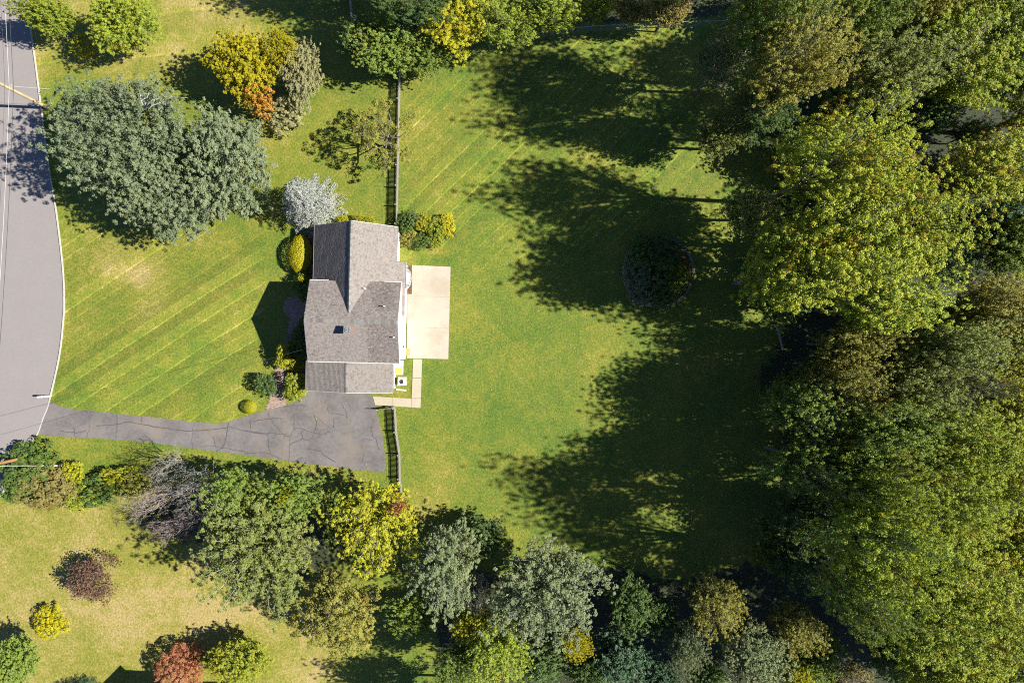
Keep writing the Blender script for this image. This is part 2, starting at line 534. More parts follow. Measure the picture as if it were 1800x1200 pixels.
# road and kerb
edge_px = catmull([(20, -330), (34, -150), (48, 0), (54, 55), (62, 112), (72, 190), (86, 297), (99, 376), (110, 470), (112.5, 530), (111, 562),
                   (104, 625), (86, 705), (75, 735), (65, 762), (50, 784), (12, 850), (1, 870), (-60, 960), (-160, 1080), (-300, 1220)], 6)
edge = [np.array(W(*p)[:2]) for p in edge_px]


def offset(line, d):
    out = []
    for i, p in enumerate(line):
        a = line[max(0, i - 1)]; b = line[min(len(line) - 1, i + 1)]
        if abs(d) > 2:
            a = line[max(0, i - 12)]; b = line[min(len(line) - 1, i + 12)]
        t = (b - a) / np.linalg.norm(b - a)
        out.append(p + np.array([t[1], -t[0]]) * d)     # +d lies west (right of southward travel)
    if abs(d) > 2:
        for _ in range(30):
            out = [out[0]] + [(out[i - 1] + out[i] * 2 + out[i + 1]) / 4 for i in range(1, len(out) - 1)] + [out[-1]]
    return out


west = offset(edge, 8.6)
rb = MB()
vs = [(p[0], p[1], 0.004) for p in edge] + [(p[0], p[1], 0.004) for p in west]
n = len(edge)
rb.add(vs, [(i, n + i, n + i + 1, i + 1) for i in range(n - 1)])
o = rb.build("road", M['road']); o["kind"] = "structure"


def kerb(line, side, drop):
    kb = MB()
    inner = line; outer = offset(line, -0.11 * side)
    hs = []
    for p in edge_px:
        h = 0.13
        if drop:
            k = min(1, max(0, (p[1] - 700) / 10)) * min(1, max(0, (768 - p[1]) / 10))
            h = 0.13 - 0.105 * k
        hs.append(h)
    vs = []; fs = []
    for i in range(n):
        vs += [(inner[i][0], inner[i][1], 0.0), (inner[i][0], inner[i][1], hs[i]), (outer[i][0], outer[i][1], hs[i]), (outer[i][0], outer[i][1], -0.01)]
    for i in range(n - 1):
        a = 4 * i; b = a + 4
        for k in range(3):
            fs.append((a + k, b + k, b + k + 1, a + k + 1))
    kb.add(vs, fs)
    o = kb.build("kerb", M['curb']); o["kind"] = "structure"


kerb(edge, 1, True)
kerb(west, -1, False)

# driveway
drive_px = ([(66.5, 763), (75.5, 736), (86.5, 707)] + catmull([(95, 708), (107, 714), (130, 719), (160, 722), (205, 727), (250, 731), (320, 739), (375, 744), (392, 743)], 4)
            + catmull([(410, 739), (447, 727), (475, 718), (507, 710), (530, 699), (541, 688)], 4)
            + [(560, 684), (640, 684), (653, 693), (661, 715), (667, 740), (673, 770), (676, 800), (677, 829)]
            + catmull([(676, 829), (640, 827), (600, 822), (548, 816), (500, 809), (440, 801), (380, 793), (310, 784), (250, 776), (170, 770), (100, 767)], 3))
dr = wpoly(drive_px)
rng = random.Random(5)
dr = [(x + rng.uniform(-.03, .03), y + rng.uniform(-.03, .03)) for x, y in dr]
db = MB(); db.add([(x, y, 0.009) for x, y in dr], [tuple(reversed(range(len(dr))))])
drive = db.build("driveway", M['drive']); drive["kind"] = "structure"
cracks = [
    [(205, 727), (206, 745), (203, 770)], [(153, 722), (158, 745), (152, 770)], [(130, 750), (132, 768)], [(250, 731), (249, 742)],
    [(105, 757), (130, 760), (150, 757)], [(341, 742), (338, 765), (338, 790)], [(402, 742), (398, 765), (392, 785), (380, 793)],
    [(375, 768), (380, 785), (382, 793)], [(355, 784), (380, 783)], [(382, 785), (420, 792), (448, 797)], [(400, 749), (432, 757), (470, 761), (505, 763)],
    [(170, 748), (200, 746), (230, 742), (270, 749), (330, 757), (400, 752)],
    [(470, 724), (480, 742), (492, 756), (500, 765), (510, 766)], [(510, 766), (522, 752), (545, 758), (565, 763), (580, 758)],
    [(510, 766), (509, 790), (508, 813)], [(470, 764), (472, 785), (477, 798)], [(430, 757), (470, 764)], [(430, 797), (470, 796), (495, 808)],
    [(517, 728), (517, 755)], [(552, 728), (557, 745), (552, 760)], [(556, 732), (570, 744), (585, 755)], [(587, 735), (587, 752)],
    [(531, 757), (532, 770), (540, 773), (550, 768)], [(510, 780), (525, 775), (532, 770)], [(540, 787), (560, 792), (575, 803), (590, 812)],
    [(600, 710), (608, 722), (610, 735)], [(575, 716), (580, 726), (605, 728)], [(652, 750), (655, 765), (662, 775), (665, 790)],
    [(640, 771), (655, 774)], [(636, 812), (640, 800)], [(500, 715), (515, 712), (540, 712)], [(447, 740), (470, 736), (500, 735)],
    [(532, 803), (515, 812)], [(440, 752), (440, 740)],
]
cb = MB()
for ci, c in enumerate(cracks):
    P = catmull(c, 6) if len(c) > 2 else [tuple(np.array(c[0]) * (1 - k / 6) + np.array(c[1]) * k / 6) for k in range(7)]
    rr = random.Random(ci)
    P = [np.array(W(p[0] + rr.uniform(-.9, .9), p[1] + rr.uniform(-.9, .9))[:2]) for p in P]
    w0 = rr.uniform(0.05, 0.105)
    for i in range(len(P) - 1):
        a, b = P[i], P[i + 1]
        t = (b - a) / max(1e-6, np.linalg.norm(b - a)); nn = np.array([-t[1], t[0]])
        wa = w0 * rr.uniform(.6, 1.1)
        a = a - t * .02; b = b + t * .02
        zz = 0.013 + 0.0002 * (ci % 9) + 0.00004 * i
        cb.add([(*(a - nn * wa / 2), zz), (*(b - nn * wa / 2), zz), (*(b + nn * wa / 2), zz), (*(a + nn * wa / 2), zz)], [(0, 1, 2, 3)])
cb.build("crack_seal", M['seal'], drive, kind="stuff")

# patio and the path of slabs round the back
patio = MB(); patio.prism(wpoly([(724, 466), (792, 469), (788, 631), (715, 629), (716, 517), (724, 517)]), -0.05, 0.06)
patio_o = patio.build("patio", M['concrete']); patio_o["kind"] = "structure"
for i, yy in enumerate((520, 575)):
    j = MB(); a = W(717, yy, .06); b = W(790, yy + 2, .06)
    j.box(0, (b - a).length, -.012, .012, 0, .002, .5, Matrix.Translation(a) @ Matrix.Rotation(math.atan2(b.y - a.y, b.x - a.x), 4, 'Z'))
    j.build("slab_joint", M['joint'], patio_o)
path = empty("garden_path", W(733, 690)); path["kind"] = "structure"
pinv = Matrix.Translation(path.location).inverted()
slabs = [[(726.4, 631), (742.2, 631), (740.9, 663.6), (725.2, 663.6)], [(725.2, 664.3), (740.9, 664.3), (739.8, 699.6), (723.6, 699.6)],
         [(723.6, 700.3), (739.8, 700.3), (739, 716.5), (723.4, 715.6)], [(689.9, 698.4), (723.1, 700.5), (723.0, 715.5), (689.6, 713.2)],
         [(655.5, 696.3), (689.4, 698.4), (689.1, 713.2), (659.5, 711.5)]]
for i, sl in enumerate(slabs):
    b = MB(); hh = (.045, .052, .047, .055, .046)[i]
    b.prism([(x - path.location.x, y - path.location.y) for x, y in wpoly(sl)], -0.05, hh, 0.5)
    b.build("slab", M['slab'], path)

# mulch beds
for poly in ([(718.3, 467), (723.6, 467), (723.4, 516.5), (717.2, 516.5)],):
    b = MB(); b.prism(wpoly(poly), -0.04, 0.03); o = b.build("mulch_bed", M['mulch']); o["kind"] = "structure"
b = MB(); b.prism(wpoly(catmull([(536, 410), (556, 400), (566, 470), (575, 560), (572, 640), (556, 680), (538, 684), (512, 686), (500, 664), (512, 620), (530, 570), (526, 500), (520, 440), (536, 410)], 4)), -0.04, 0.018)
o = b.build("mulch_bed", M['mulch']); o["kind"] = "structure"

# brick path: round landing, then a walk to the driveway
path_c = catmull([(519, 540), (518, 560), (511, 590), (503, 620), (495, 650), (489, 682), (487, 720)], 6)
path_w = np.interp(np.linspace(0, 1, len(path_c)), [0, .25, .5, .8, .92, 1], [16, 17, 18, 20, 26, 40])
L_, R_ = [], []
for i, p in enumerate(path_c):
    a = np.array(path_c[max(0, i - 1)]); c = np.array(path_c[min(len(path_c) - 1, i + 1)])
    t = (c - a) / np.linalg.norm(c - a); nn = np.array([-t[1], t[0]])
    L_.append(tuple(np.array(p) + nn * path_w[i] / 2)); R_.append(tuple(np.array(p) - nn * path_w[i] / 2))
walk_poly = wpoly(L_ + R_[::-1])
lc = W(519, 540)
b = MB()
b.add([(x, y, 0.006) for x, y in walk_poly], [tuple(range(len(walk_poly)))])
bw = b.build("brick_walk", M['sand']); bw["kind"] = "structure"
if bw.data.polygons[0].normal.z < 0: bw.data.flip_normals()
b = MB(); rr = random.Random(9)
x0 = min(p[0] for p in walk_poly); x1 = max(max(p[0] for p in walk_poly), lc.x + 1.3)
y0 = min(p[1] for p in walk_poly); y1 = lc.y + 1.3
drv = dr
row = 0; y = y0
while y < y1:
    x = x0 - (0.105 if row % 2 else 0)
    while x < x1:
        cx, cy_ = x + .1, y + .05
        if (inside(walk_poly, cx, cy_) or (cx - lc.x) ** 2 + (cy_ - lc.y) ** 2 < 1.08 ** 2) and not inside(drv, cx, cy_):
            zz = 0.03 + rr.uniform(-.004, .004)
            b.box(x + .004, x + .206, y + .004, y + .101, 0.0, zz, rr.random())
        x += .21
    y += .105; row += 1
for k in range(34):       # soldier ring round the landing
    a = 2 * math.pi * k / 34
    if abs(a - 1.5 * math.pi) < 0.42: continue
    Mx = Matrix.Translation((lc.x + 1.17 * math.cos(a), lc.y + 1.17 * math.sin(a), 0)) @ Matrix.Rotation(a, 4, 'Z')
    b.box(-.1, .1, -.1, .1, 0, .034, rr.random(), Mx)
b.build("brick_paver", M['paver'], bw, kind="stuff")


# ------------------------------------------------------------------ the house
house_pad = wpoly([(535, 385), (796, 385), (796, 635), (745, 720), (535, 700)])
HO = (-15.5, 1.95, 0)
house = empty("house", HO, R(-1.4), "white sided house with grey shingle roof beside the concrete patio", "house")


def hpart(mb, name, mat, parent=None, kind=None):
    return mb.build(name, mat, parent or house, kind=kind)


# walls
wn_ = MB()      # north wing
zt = lambda u: 6.42 - 0.7667 * abs(u + 0.35)
pts = [(-4.5, 0), (3.36, 0), (3.36, zt(3.36)), (-.35, 6.42), (-4.5, zt(-4.5))]
vs = [(u, 9.5, z) for u, z in pts] + [(u, 3.702, z) for u, z in pts]
wn_.add(vs, [(0, 4, 3, 2, 1), (0, 1, 6, 5), (1, 2, 7, 6), (4, 0, 5, 9)])
wing_wall = hpart(wn_, "wing_wall", M['siding'])
we = MB(); we.prism([(3.362, 3.702), (4.24, 3.702), (4.24, 6.05), (3.362, 6.05)], 0, 2.9)
hpart(we, "rear_bump_wall", M['siding'])
wm = MB()
prof = [(-3.7, 0), (3.7, 0), (3.7, 5.2), (0, 6.68), (-3.7, 5.2)]
vs = [(-4.35, v, z) for v, z in prof] + [(4.2, v, z) for v, z in prof]
wm.add(vs, [(0, 4, 3, 2, 1), (5, 6, 7, 8, 9), (0, 1, 6, 5), (1, 2, 7, 6), (4, 0, 5, 9)])
main_wall = hpart(wm, "main_wall", M['siding'])
wg = MB()
gz = lambda u: 4.32 - 0.3386 * abs(u + 0.96)
pts = [(-5.1, 0), (3.2, 0), (3.2, gz(3.2)), (-.96, 4.32), (-5.1, gz(-5.1))]
vs = [(u, -6.85, z) for u, z in pts] + [(u, -3.702, z) for u, z in pts]
wg.add(vs, [(0, 1, 2, 3, 4), (0, 5, 6, 1), (1, 6, 7, 2), (4, 9, 5, 0), (9, 4, 3, 8), (3, 2, 7, 8)])
garage_wall = hpart(wg, "garage_wall", M['siding'])


# roofs: a deck with real courses of shingle tabs on it
def slope(A, B, up, skip=None, seed=0, tone=0.0, stain=None):
    """A,B eave corners, up = vector eave->ridge"""
    A, B, up = Vector(A), Vector(B), Vector(up)
    e = (B - A); L = e.length; e.normalize(); D = up.length; s = up.normalized()
    nrm = e.cross(s)
    if nrm.z < 0: nrm = -nrm
    d = MB()
    low = 0.11
    q = [A, B, B + up, A + up]
    if skip is None:
        vs = [p - nrm * .008 for p in q] + [p - nrm * low for p in q]
        d.add(vs, [(0, 1, 2, 3), (7, 6, 5, 4), (0, 4, 5, 1), (1, 5, 6, 2), (2, 6, 7, 3), (3, 7, 4, 0)])
    else:
        for (a0, a1, d0, d1) in skip[1]:
            qq = [A + e * a0 + s * d0, A + e * a1 + s * d0, A + e * a1 + s * d1, A + e * a0 + s * d1]
            vs = [p - nrm * .008 for p in qq] + [p - nrm * low for p in qq]
            d.add(vs, [(0, 1, 2, 3), (7, 6, 5, 4), (0, 4, 5, 1), (1, 5, 6, 2), (2, 6, 7, 3), (3, 7, 4, 0)])
    deck = hpart(d, "roof_slope", M['deck'])
    m = MB(); rr = random.Random(seed)
    rows = int(round(D / 0.145)); ex = D / rows
    for r_ in range(rows):
        x = -rr.uniform(0, .3)
        while x < L:
            w = rr.choice((.10, .14, .18, .24))
            xa, xb = max(0, x), min(L, x + w)
            x += w
            if xb - xa < .02: continue
            cx, cs = (xa + xb) / 2, (r_ + .5) * ex
            if skip is not None and skip[0](cx, cs): continue
            p0 = A + e * (xa + .004) + s * (r_ * ex); p1 = A + e * (xb - .004) + s * (r_ * ex)
            h = .022 + rr.uniform(0, .008)
            t = min(1, max(0, rr.gauss(.5 + tone, .20)))
            if stain: t = min(1, max(0, t + stain(cx, cs)))
            m.add([p0 + nrm * h, p1 + nrm * h, p1 + s * ex * 1.02 + nrm * .004, p0 + s * ex * 1.02 + nrm * .004, p0, p1],
                  [(0, 1, 2, 3) if e.cross(s).z > 0 else (3, 2, 1, 0), (4, 5, 1, 0)], t)
    m.build("shingles", M['shingle'], deck, kind="stuff")
    return deck


zr_m, ze_m = 6.8, 5.2
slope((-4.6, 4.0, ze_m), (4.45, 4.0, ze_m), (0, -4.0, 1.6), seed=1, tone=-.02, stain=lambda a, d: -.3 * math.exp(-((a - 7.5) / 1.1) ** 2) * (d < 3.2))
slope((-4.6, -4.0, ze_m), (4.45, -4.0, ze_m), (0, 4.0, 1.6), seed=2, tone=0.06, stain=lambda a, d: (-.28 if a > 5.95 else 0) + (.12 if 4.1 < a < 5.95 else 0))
slope((-4.85, .75, 3.05), (-4.85, 9.75, 3.05), (4.5, 0, 3.45), seed=3, tone=-.12)  # tone puts sun shading into the shingle colour: darker on this west side
# east side of the north wing: the eave steps out over the rear bump
ln = 4.46 + .35
dz = ln * .7667
Dl = math.hypot(ln, dz)
short = Dl * (4.46 - 3.63) / ln
skip = (lambda a, d: a > 5.55 and d < short, [(0, 5.55, 0, Dl), (5.551, 9.0, short, Dl)])
slope((4.46, .75, 6.5 - dz), (4.46, 9.75, 6.5 - dz), (-ln, 0, dz), skip=skip, seed=4, tone=0.12)  # tone puts sunlight into the shingle colour: lighter on this east side
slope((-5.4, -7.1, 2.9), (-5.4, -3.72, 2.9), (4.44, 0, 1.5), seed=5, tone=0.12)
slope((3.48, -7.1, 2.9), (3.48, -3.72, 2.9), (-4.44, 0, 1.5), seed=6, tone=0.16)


def ridge(p0, p1, half, k, mat, lift, seed):
    """cap shingles folded over the ridge; k = pitch"""
    m = MB(); rr = random.Random(seed)
    p0, p1 = Vector(p0), Vector(p1); L = (p1 - p0).length; d = (p1 - p0).normalized()
    sdv = Vector((-d.y, d.x, 0))
    a = 0
    while a < L:
        w = min(rr.choice((.14, .2, .3, .3)), L - a)
        q0 = p0 + d * (a + .006); q1 = p0 + d * (a + w)
        z = lift + rr.uniform(0, .012)
        up = Vector((0, 0, z)); dn = Vector((0, 0, z - half * k))
        lowr = Vector((0, 0, -half * k + .004))
        t = rr.random()
        m.add([q0 + up, q1 + up, q1 + sdv * half + dn, q0 + sdv * half + dn, q1 - sdv * half + dn, q0 - sdv * half + dn,
               q1 + sdv * half + lowr, q0 + sdv * half + lowr, q1 - sdv * half + lowr, q0 - sdv * half + lowr],
              [(0, 1, 2, 3), (1, 0, 5, 4), (3, 2, 6, 7), (4, 5, 9, 8), (5, 0, 3, 7, 9), (2, 1, 4, 8, 6)], t)
        a += w
    return m.build("ridge_cap", mat, house, kind="stuff")


ridge((-4.6, 0, zr_m), (4.45, 0, zr_m), .2, .4, M['shingle_mossy'], .05, 1)
ridge((-.35, .8, 6.5), (-.35, 9.75, 6.5), .16, .7667, M['shingle_mossy'], .07, 2)
ridge((-.96, -7.1, 4.4), (-.96, -3.72, 4.4), .17, .338, M['shingle_dark'], .035, 3)


def hbox(name, mat, x0, x1, y0, y1, z0, z1, parent=None):
    m = MB(); m.box(x0, x1, y0, y1, z0, z1)
    return hpart(m, name, mat, parent)


# gutters: an open trough each
def gutter(a, b, out):
    m = MB(); a, b, out = Vector(a), Vector(b), Vector(out)
    for off, w, h, z in ((.035, .07, .012, -.10), (.073, .012, .10, -.05)):
        m.bar(a + out * off + Vector((0, 0, z)), b + out * off + Vector((0, 0, z)), w if abs((b - a).normalized().z) < .5 else h, h)
    return hpart(m, "gutter", M['trim'])


gutter((-4.6, 4.0, 5.19), (-2.75, 4.0, 5.19), (0, 1, 0))
gutter((2.75, 4.0, 5.19), (4.45, 4.0, 5.19), (0, 1, 0))
gutter((-4.6, -4.0, 5.19), (4.45, -4.0, 5.19), (0, -1, 0))
gutter((-4.85, 4.1, 3.04), (-4.85, 9.75, 3.04), (-1, 0, 0))
gutter((3.63, 6.3, 3.42), (3.63, 9.75, 3.42), (1, 0, 0))
gutter((4.46, 3.75, 2.79), (4.46, 6.29, 2.79), (1, 0, 0))
gutter((-5.4, -7.1, 2.88), (-5.4, -3.75, 2.88), (-1, 0, 0))
gutter((3.48, -7.1, 2.88), (3.48, -4.15, 2.88), (1, 0, 0))


def rake(a, b):
    m = MB(); m.bar(a, b, .03, .16); hpart(m, "rake_board", M['trim'])


for u in (-4.618, 4.468):
    rake((u, -4.0, 5.1), (u, 0, 6.7)); rake((u, 0, 6.7), (u, 4.0, 5.1))
rake((-4.85, 9.768, 2.96), (-.35, 9.768, 6.41)); rake((-.35, 9.768, 6.41), (3.63, 9.768, 3.36))
rake((-5.4, -7.118, 2.81), (-.96, -7.118, 4.31)); rake((-.96, -7.118, 4.31), (3.48, -7.118, 2.81))


def window(face, c, w, z0, z1, pane=None, name="window"):
    """face: 'E','W','N','S' ; c = (u,v) on the wall plane"""
    rot = {'E': 0, 'N': math.pi / 2, 'W': math.pi, 'S': -math.pi / 2}[face]
    MM = Matrix.Translation((c[0], c[1], 0)) @ Matrix.Rotation(rot, 4, 'Z')
    f = MB()
    for a in ((-w / 2 - .07, -w / 2), (w / 2, w / 2 + .07)):
        f.box(0.002, .05, a[0], a[1], z0, z1, .5, MM)
    f.box(0.002, .055, -w / 2 - .07, w / 2 + .07, z1, z1 + .08, .5, MM)
    f.box(0.002, .075, -w / 2 - .07, w / 2 + .07, z0 - .06, z0, .5, MM)
    f.box(0.004, .03, -w / 2, w / 2, (z0 + z1) / 2 - .02, (z0 + z1) / 2 + .02, .5, MM)
    fr = hpart(f, name, M['trim'])
    p = MB()
    for a0, a1 in ((z0, (z0 + z1) / 2 - .021), ((z0 + z1) / 2 + .021, z1)):
        p.box(0.003, .02, -w / 2 + .002, w / 2 - .002, a0 + .001, a1 - .001, .5, MM)
    hpart(p, "pane", pane or M['glass'], fr)
    return fr


window('E', (4.2, 2.2), 1.25, .25, 2.1, M['screen'])
window('E', (4.2, .75), 1.2, .25, 2.1, M['screen'])
window('E', (4.2, 1.4), 1.0, 3.3, 4.5, M['screen'])
window('E', (4.2, -1.2), 1.0, 3.3, 4.5, M['screen'])
for v in (-2.4, 0, 2.4): window('W', (-4.35, v), .95, 3.4, 4.7)
for v in (-2.3, 2.2): window('W', (-4.35, v), 1.3, .8, 2.1)
for v in (5.2, 7.8): window('W', (-4.5, v), 1.5, .8, 2.0)
for u in (-2.2, 1.2): window('N', (u, 9.5), 1.1, .9, 2.1)
# front and back doors, lamp
m = MB(); m.box(-4.4, -4.352, -.48, .48, .1, 2.15); dd = hpart(m, "door", M['door'])
m = MB(); m.cyl((-4.43, .36), .03, 1.0, 1.1, 8); hpart(m, "handle", M['pipe'], dd)
m = MB(); m.box(4.202, 4.25, -3.5, -2.6, .1, 2.15); dd = hpart(m, "door", M['white'])
m = MB(); m.cyl((4.275, -2.7), .03, 1.0, 1.1, 8); hpart(m, "handle", M['black'], dd)
m = MB(); m.box(4.202, 4.24, -2.45, -2.3, 1.85, 2.0); m.cyl((4.30, -2.375), .07, 1.68, 1.95, 8, r2=.1); hpart(m, "wall_lamp", M['black'])
# garage doors of four panels each
for c in (-3.1, 1.1):
    m = MB(); m.box(c - 1.3, c + 1.3, -6.9, -6.852, 2.2, 2.3); m.box(c - 1.38, c - 1.3, -6.9, -6.852, 0, 2.3); m.box(c + 1.3, c + 1.38, -6.9, -6.852, 0, 2.3)
    fr = hpart(m, "garage_door", M['trim'])
    for k in range(4):
        p = MB(); p.box(c - 1.295, c + 1.295, -6.885, -6.853, .02 + k * .545, .55 + k * .545); hpart(p, "panel", M['white'], fr)
for c in (-1.0, -5.0 + .25):
    m = MB(); m.cyl((c, -6.98), .09, 2.0, 2.3, 8, r2=.06); hpart(m, "wall_lamp", M['black'])

# bow window on the rear bump
m = MB(); c_v, hw, dp = 4.8, 1.1, .5
arc = [(4.242 + dp * math.sin(math.pi * k / 10), c_v - hw * math.cos(math.pi * k / 10)) for k in range(11)]
m.prism(arc, .5, 2.25); bow = hpart(m, "bow_window", M['trim'])
m = MB(); arc2 = [(4.246 + (dp + .14) * math.sin(math.pi * k / 10), c_v - (hw + .1) * math.cos(math.pi * k / 10)) for k in range(11)]
nA = len(arc2)
m.add([(*p, 2.252) for p in arc2] + [(*p, 2.30) for p in arc2] + [(4.246, p[1], 2.62) for p in arc2],
      [(i, i + 1, nA + i + 1, nA + i) for i in range(nA - 1)] + [(nA + i, nA + i + 1, 2 * nA + i + 1, 2 * nA + i) for i in range(nA - 1)])
hpart(m, "bow_roof", M['gray_roof'], bow)
for k in range(2, 8):
    a, b_ = arc[k], arc[k + 1]
    m = MB(); ax, bx = Vector((*a, 0)), Vector((*b_, 0)); dv = (bx - ax).normalized(); nv = Vector((dv.y, -dv.x, 0)) * .012
    A0, B0 = ax + dv * .04 + nv, bx - dv * .04 + nv
    m.add([(A0.x, A0.y, .85), (B0.x, B0.y, .85), (B0.x, B0.y, 2.1), (A0.x, A0.y, 2.1)], [(0, 1, 2, 3)])
    hpart(m, "pane", M['glass'], bow)

# downspouts
for (u, v, z1) in ((4.27, 6.12, 2.75), (3.42, 9.42, 3.3), (4.27, -3.62, 5.0), (-4.42, -3.6, 5.0), (3.26, -6.75, 2.75), (-5.18, -6.75, 2.75)):
    m = MB(); m.box(u - .04, u + .04, v - .05, v + .05, .05, z1); hpart(m, "downspout", M['trim'])

# chimney just south of the main ridge
cu0, cu1, cv0, cv1, ct = -.56, .06, -1.22, -.50, 7.5
m = MB(); rr = random.Random(3)
z = 6.1; row = 0
while z < ct - .12:
    for side in range(4):
        Lx = (cu1 - cu0) if side % 2 == 0 else (cv1 - cv0)
        nb = 4
        for k in range(nb):
            a0 = k / nb + (.5 / nb if row % 2 else 0) - (.25 / nb); a1 = a0 + 1 / nb - .03
            a0 = max(0, a0); a1 = min(1, a1)
            if side == 0: m.box(cu0 + a0 * Lx, cu0 + a1 * Lx, cv0 + .001 * row, cv0 + .09, z, z + .062, rr.random())
            if side == 2: m.box(cu0 + a0 * Lx, cu0 + a1 * Lx, cv1 - .09, cv1 - .001 * row, z, z + .062, rr.random())
            if side == 1: m.box(cu0 + .0011 * row, cu0 + .09, cv0 + .1 + a0 * (Lx - .2), cv0 + .1 + a1 * (Lx - .2), z, z + .062, rr.random())
            if side == 3: m.box(cu1 - .09, cu1 - .0011 * row, cv0 + .1 + a0 * (Lx - .2), cv0 + .1 + a1 * (Lx - .2), z, z + .062, rr.random())
    z += .072; row += 1
chim = hpart(m, "chimney", M['brick'])
m = MB()
for (a, b_, c, d) in ((cu0 - .02, cu1 + .02, cv0 - .02, cv0 + .11), (cu0 - .02, cu1 + .02, cv1 - .11, cv1 + .02),
                      (cu0 - .02, cu0 + .11, cv0 + .112, cv1 - .112), (cu1 - .11, cu1 + .02, cv0 + .112, cv1 - .112)):
    m.box(a, b_, c, d, ct - .1, ct)
hpart(m, "crown_stone", M['flue'], chim)
m = MB(); m.box(cu0 + .112, cu1 - .112, cv0 + .113, cv1 - .113, 6.9, ct - .06); hpart(m, "mortar_cap", M['flue'], chim)
for vv in (cv0 + .27, cv1 - .27):
    m = MB(); m.tube([((cu0 + cu1) / 2 - .04, vv, ct - .058), ((cu0 + cu1) / 2 - .04, vv, ct + .08)], [.125, .12], 10); hpart(m, "flue", M['flue'], chim)

for (u, v, zb, hgt, r_) in ((.95, 3.28, 5.55, .42, .05), (3.05, 1.55, 6.18, .55, .05), (4.05, -1.45, 6.2, .45, .05)):
    m = MB(); m.cyl((u, v), r_, zb - .25, zb + hgt, 10); m.cyl((u, v), r_ * 2.2, zb - .25, zb + .07, 10, r2=r_ * 1.1)
    hpart(m, "vent_pipe", M['pipe'])

# ------------------------------------------------------------------ small things by the house
def thing_box(name, label, cat, loc, rz=0.0):
    return empty(name, loc, rz, label, cat)


m = MB(); m.box(-.21, .21, -.4, .4, 0, .02)
for k in range(7): m.box(-.19, .19, -.37 + k * .11, -.30 + k * .11, .02, .026)
props(m.build("doormat", M['mat'], loc=W(716.7, 618.5, .06)), "tan rectangular doormat lying on the patio by the white back wall", "doormat")

bx = thing_box("storage_box", "cream storage box with bright yellow lid against the garage's back wall", "storage box", W(702, 645.5), R(-1.4))
m = MB()
for (a, b_, c, d) in ((-.42, .42, -.75, -.69), (-.42, .42, .69, .75), (-.42, -.36, -.688, .688), (.36, .42, -.688, .688), (-.358, .358, -.02, .04)):
    m.box(a, b_, c, d, 0, .5)
m.build("frame", M['cream'], bx)
m = MB(); m.box(-.34, .34, -.66, -.04, .1, .54); m.build("lid", M['yellow'], bx)
m = MB(); m.box(-.34, .34, .06, .66, .1, .51); m.build("panel", M['cream'], bx)
m = MB(); m.box(.30, .36, .07, .13, .5, .58); m.build("hinge", M['black'], bx)

ac = thing_box("air_conditioner", "white air conditioner unit with round fan on a pad beside the garage wall", "air conditioner", W(707.5, 669.8), R(-1.4))
m = MB(); m.prism([(-.55, -.5), (.5, -.42), (.45, .48), (-.5, .45)], -.03, .08); m.build("pad", M['slab'], ac)
m = MB()
for (a, b_, c, d) in ((-.36, -.31, -.36, .36), (.31, .36, -.36, .36), (-.309, .309, -.36, -.31), (-.309, .309, .31, .36)):
    m.box(a, b_, c, d, .1, .82)
m.box(-.309, .309, -.309, .309, .1, .5); m.build("casing", M['ac'], ac)
m = MB(); ring = 20
for k in range(ring):
    a0, a1 = 2 * math.pi * k / ring, 2 * math.pi * (k + 1) / ring

    def sq(a):
        s_ = .36 / max(abs(math.cos(a)), abs(math.sin(a))); return (s_ * math.cos(a), s_ * math.sin(a))
    i0, i1, o0, o1 = (.26 * math.cos(a0), .26 * math.sin(a0)), (.26 * math.cos(a1), .26 * math.sin(a1)), sq(a0), sq(a1)
    m.add([(*i0, .845), (*o0, .822), (*o1, .822), (*i1, .845), (*i0, .77), (*i1, .77)], [(0, 1, 2, 3), (4, 0, 3, 5)])
m.build("top_cover", M['ac'], ac)
m = MB()
for k in range(4):
    a = k * math.pi / 2 + .4
    p = [(.05 * math.cos(a), .05 * math.sin(a)), (.23 * math.cos(a - .35), .23 * math.sin(a - .35)), (.24 * math.cos(a + .25), .24 * math.sin(a + .25))]
    m.add([(*p[0], .72), (*p[1], .70), (*p[2], .75)], [(0, 1, 2)])
m.cyl((0, 0), .06, .66, .78, 10); m.build("fan", M['black'], ac)
m = MB()
for r_ in (.08, .14, .2, .255):
    pts = [(r_ * math.cos(2 * math.pi * k / 20), r_ * math.sin(2 * math.pi * k / 20), .835) for k in range(21)]
    m.tube(pts, [.006] * 21, 4, cap=False)
for k in range(6):
    a = k * math.pi / 3; m.bar((0, 0, .84), (.26 * math.cos(a), .26 * math.sin(a), .842), .01, .008)
m.build("guard", M['black'], ac)

m = MB(); a, b_ = W(696.8, 684.6, .05), W(713, 685.6, .05); m.bar(a, b_, .13, .08); m.bar(b_ + Vector((-.12, 0, .005)), b_ + Vector((.06, 0, .005)), .16, .1)
o = m.build("drain_pipe", M['white'])
props(o, "white downspout extension pipe lying on the grass south of the air conditioner", "drain pipe")

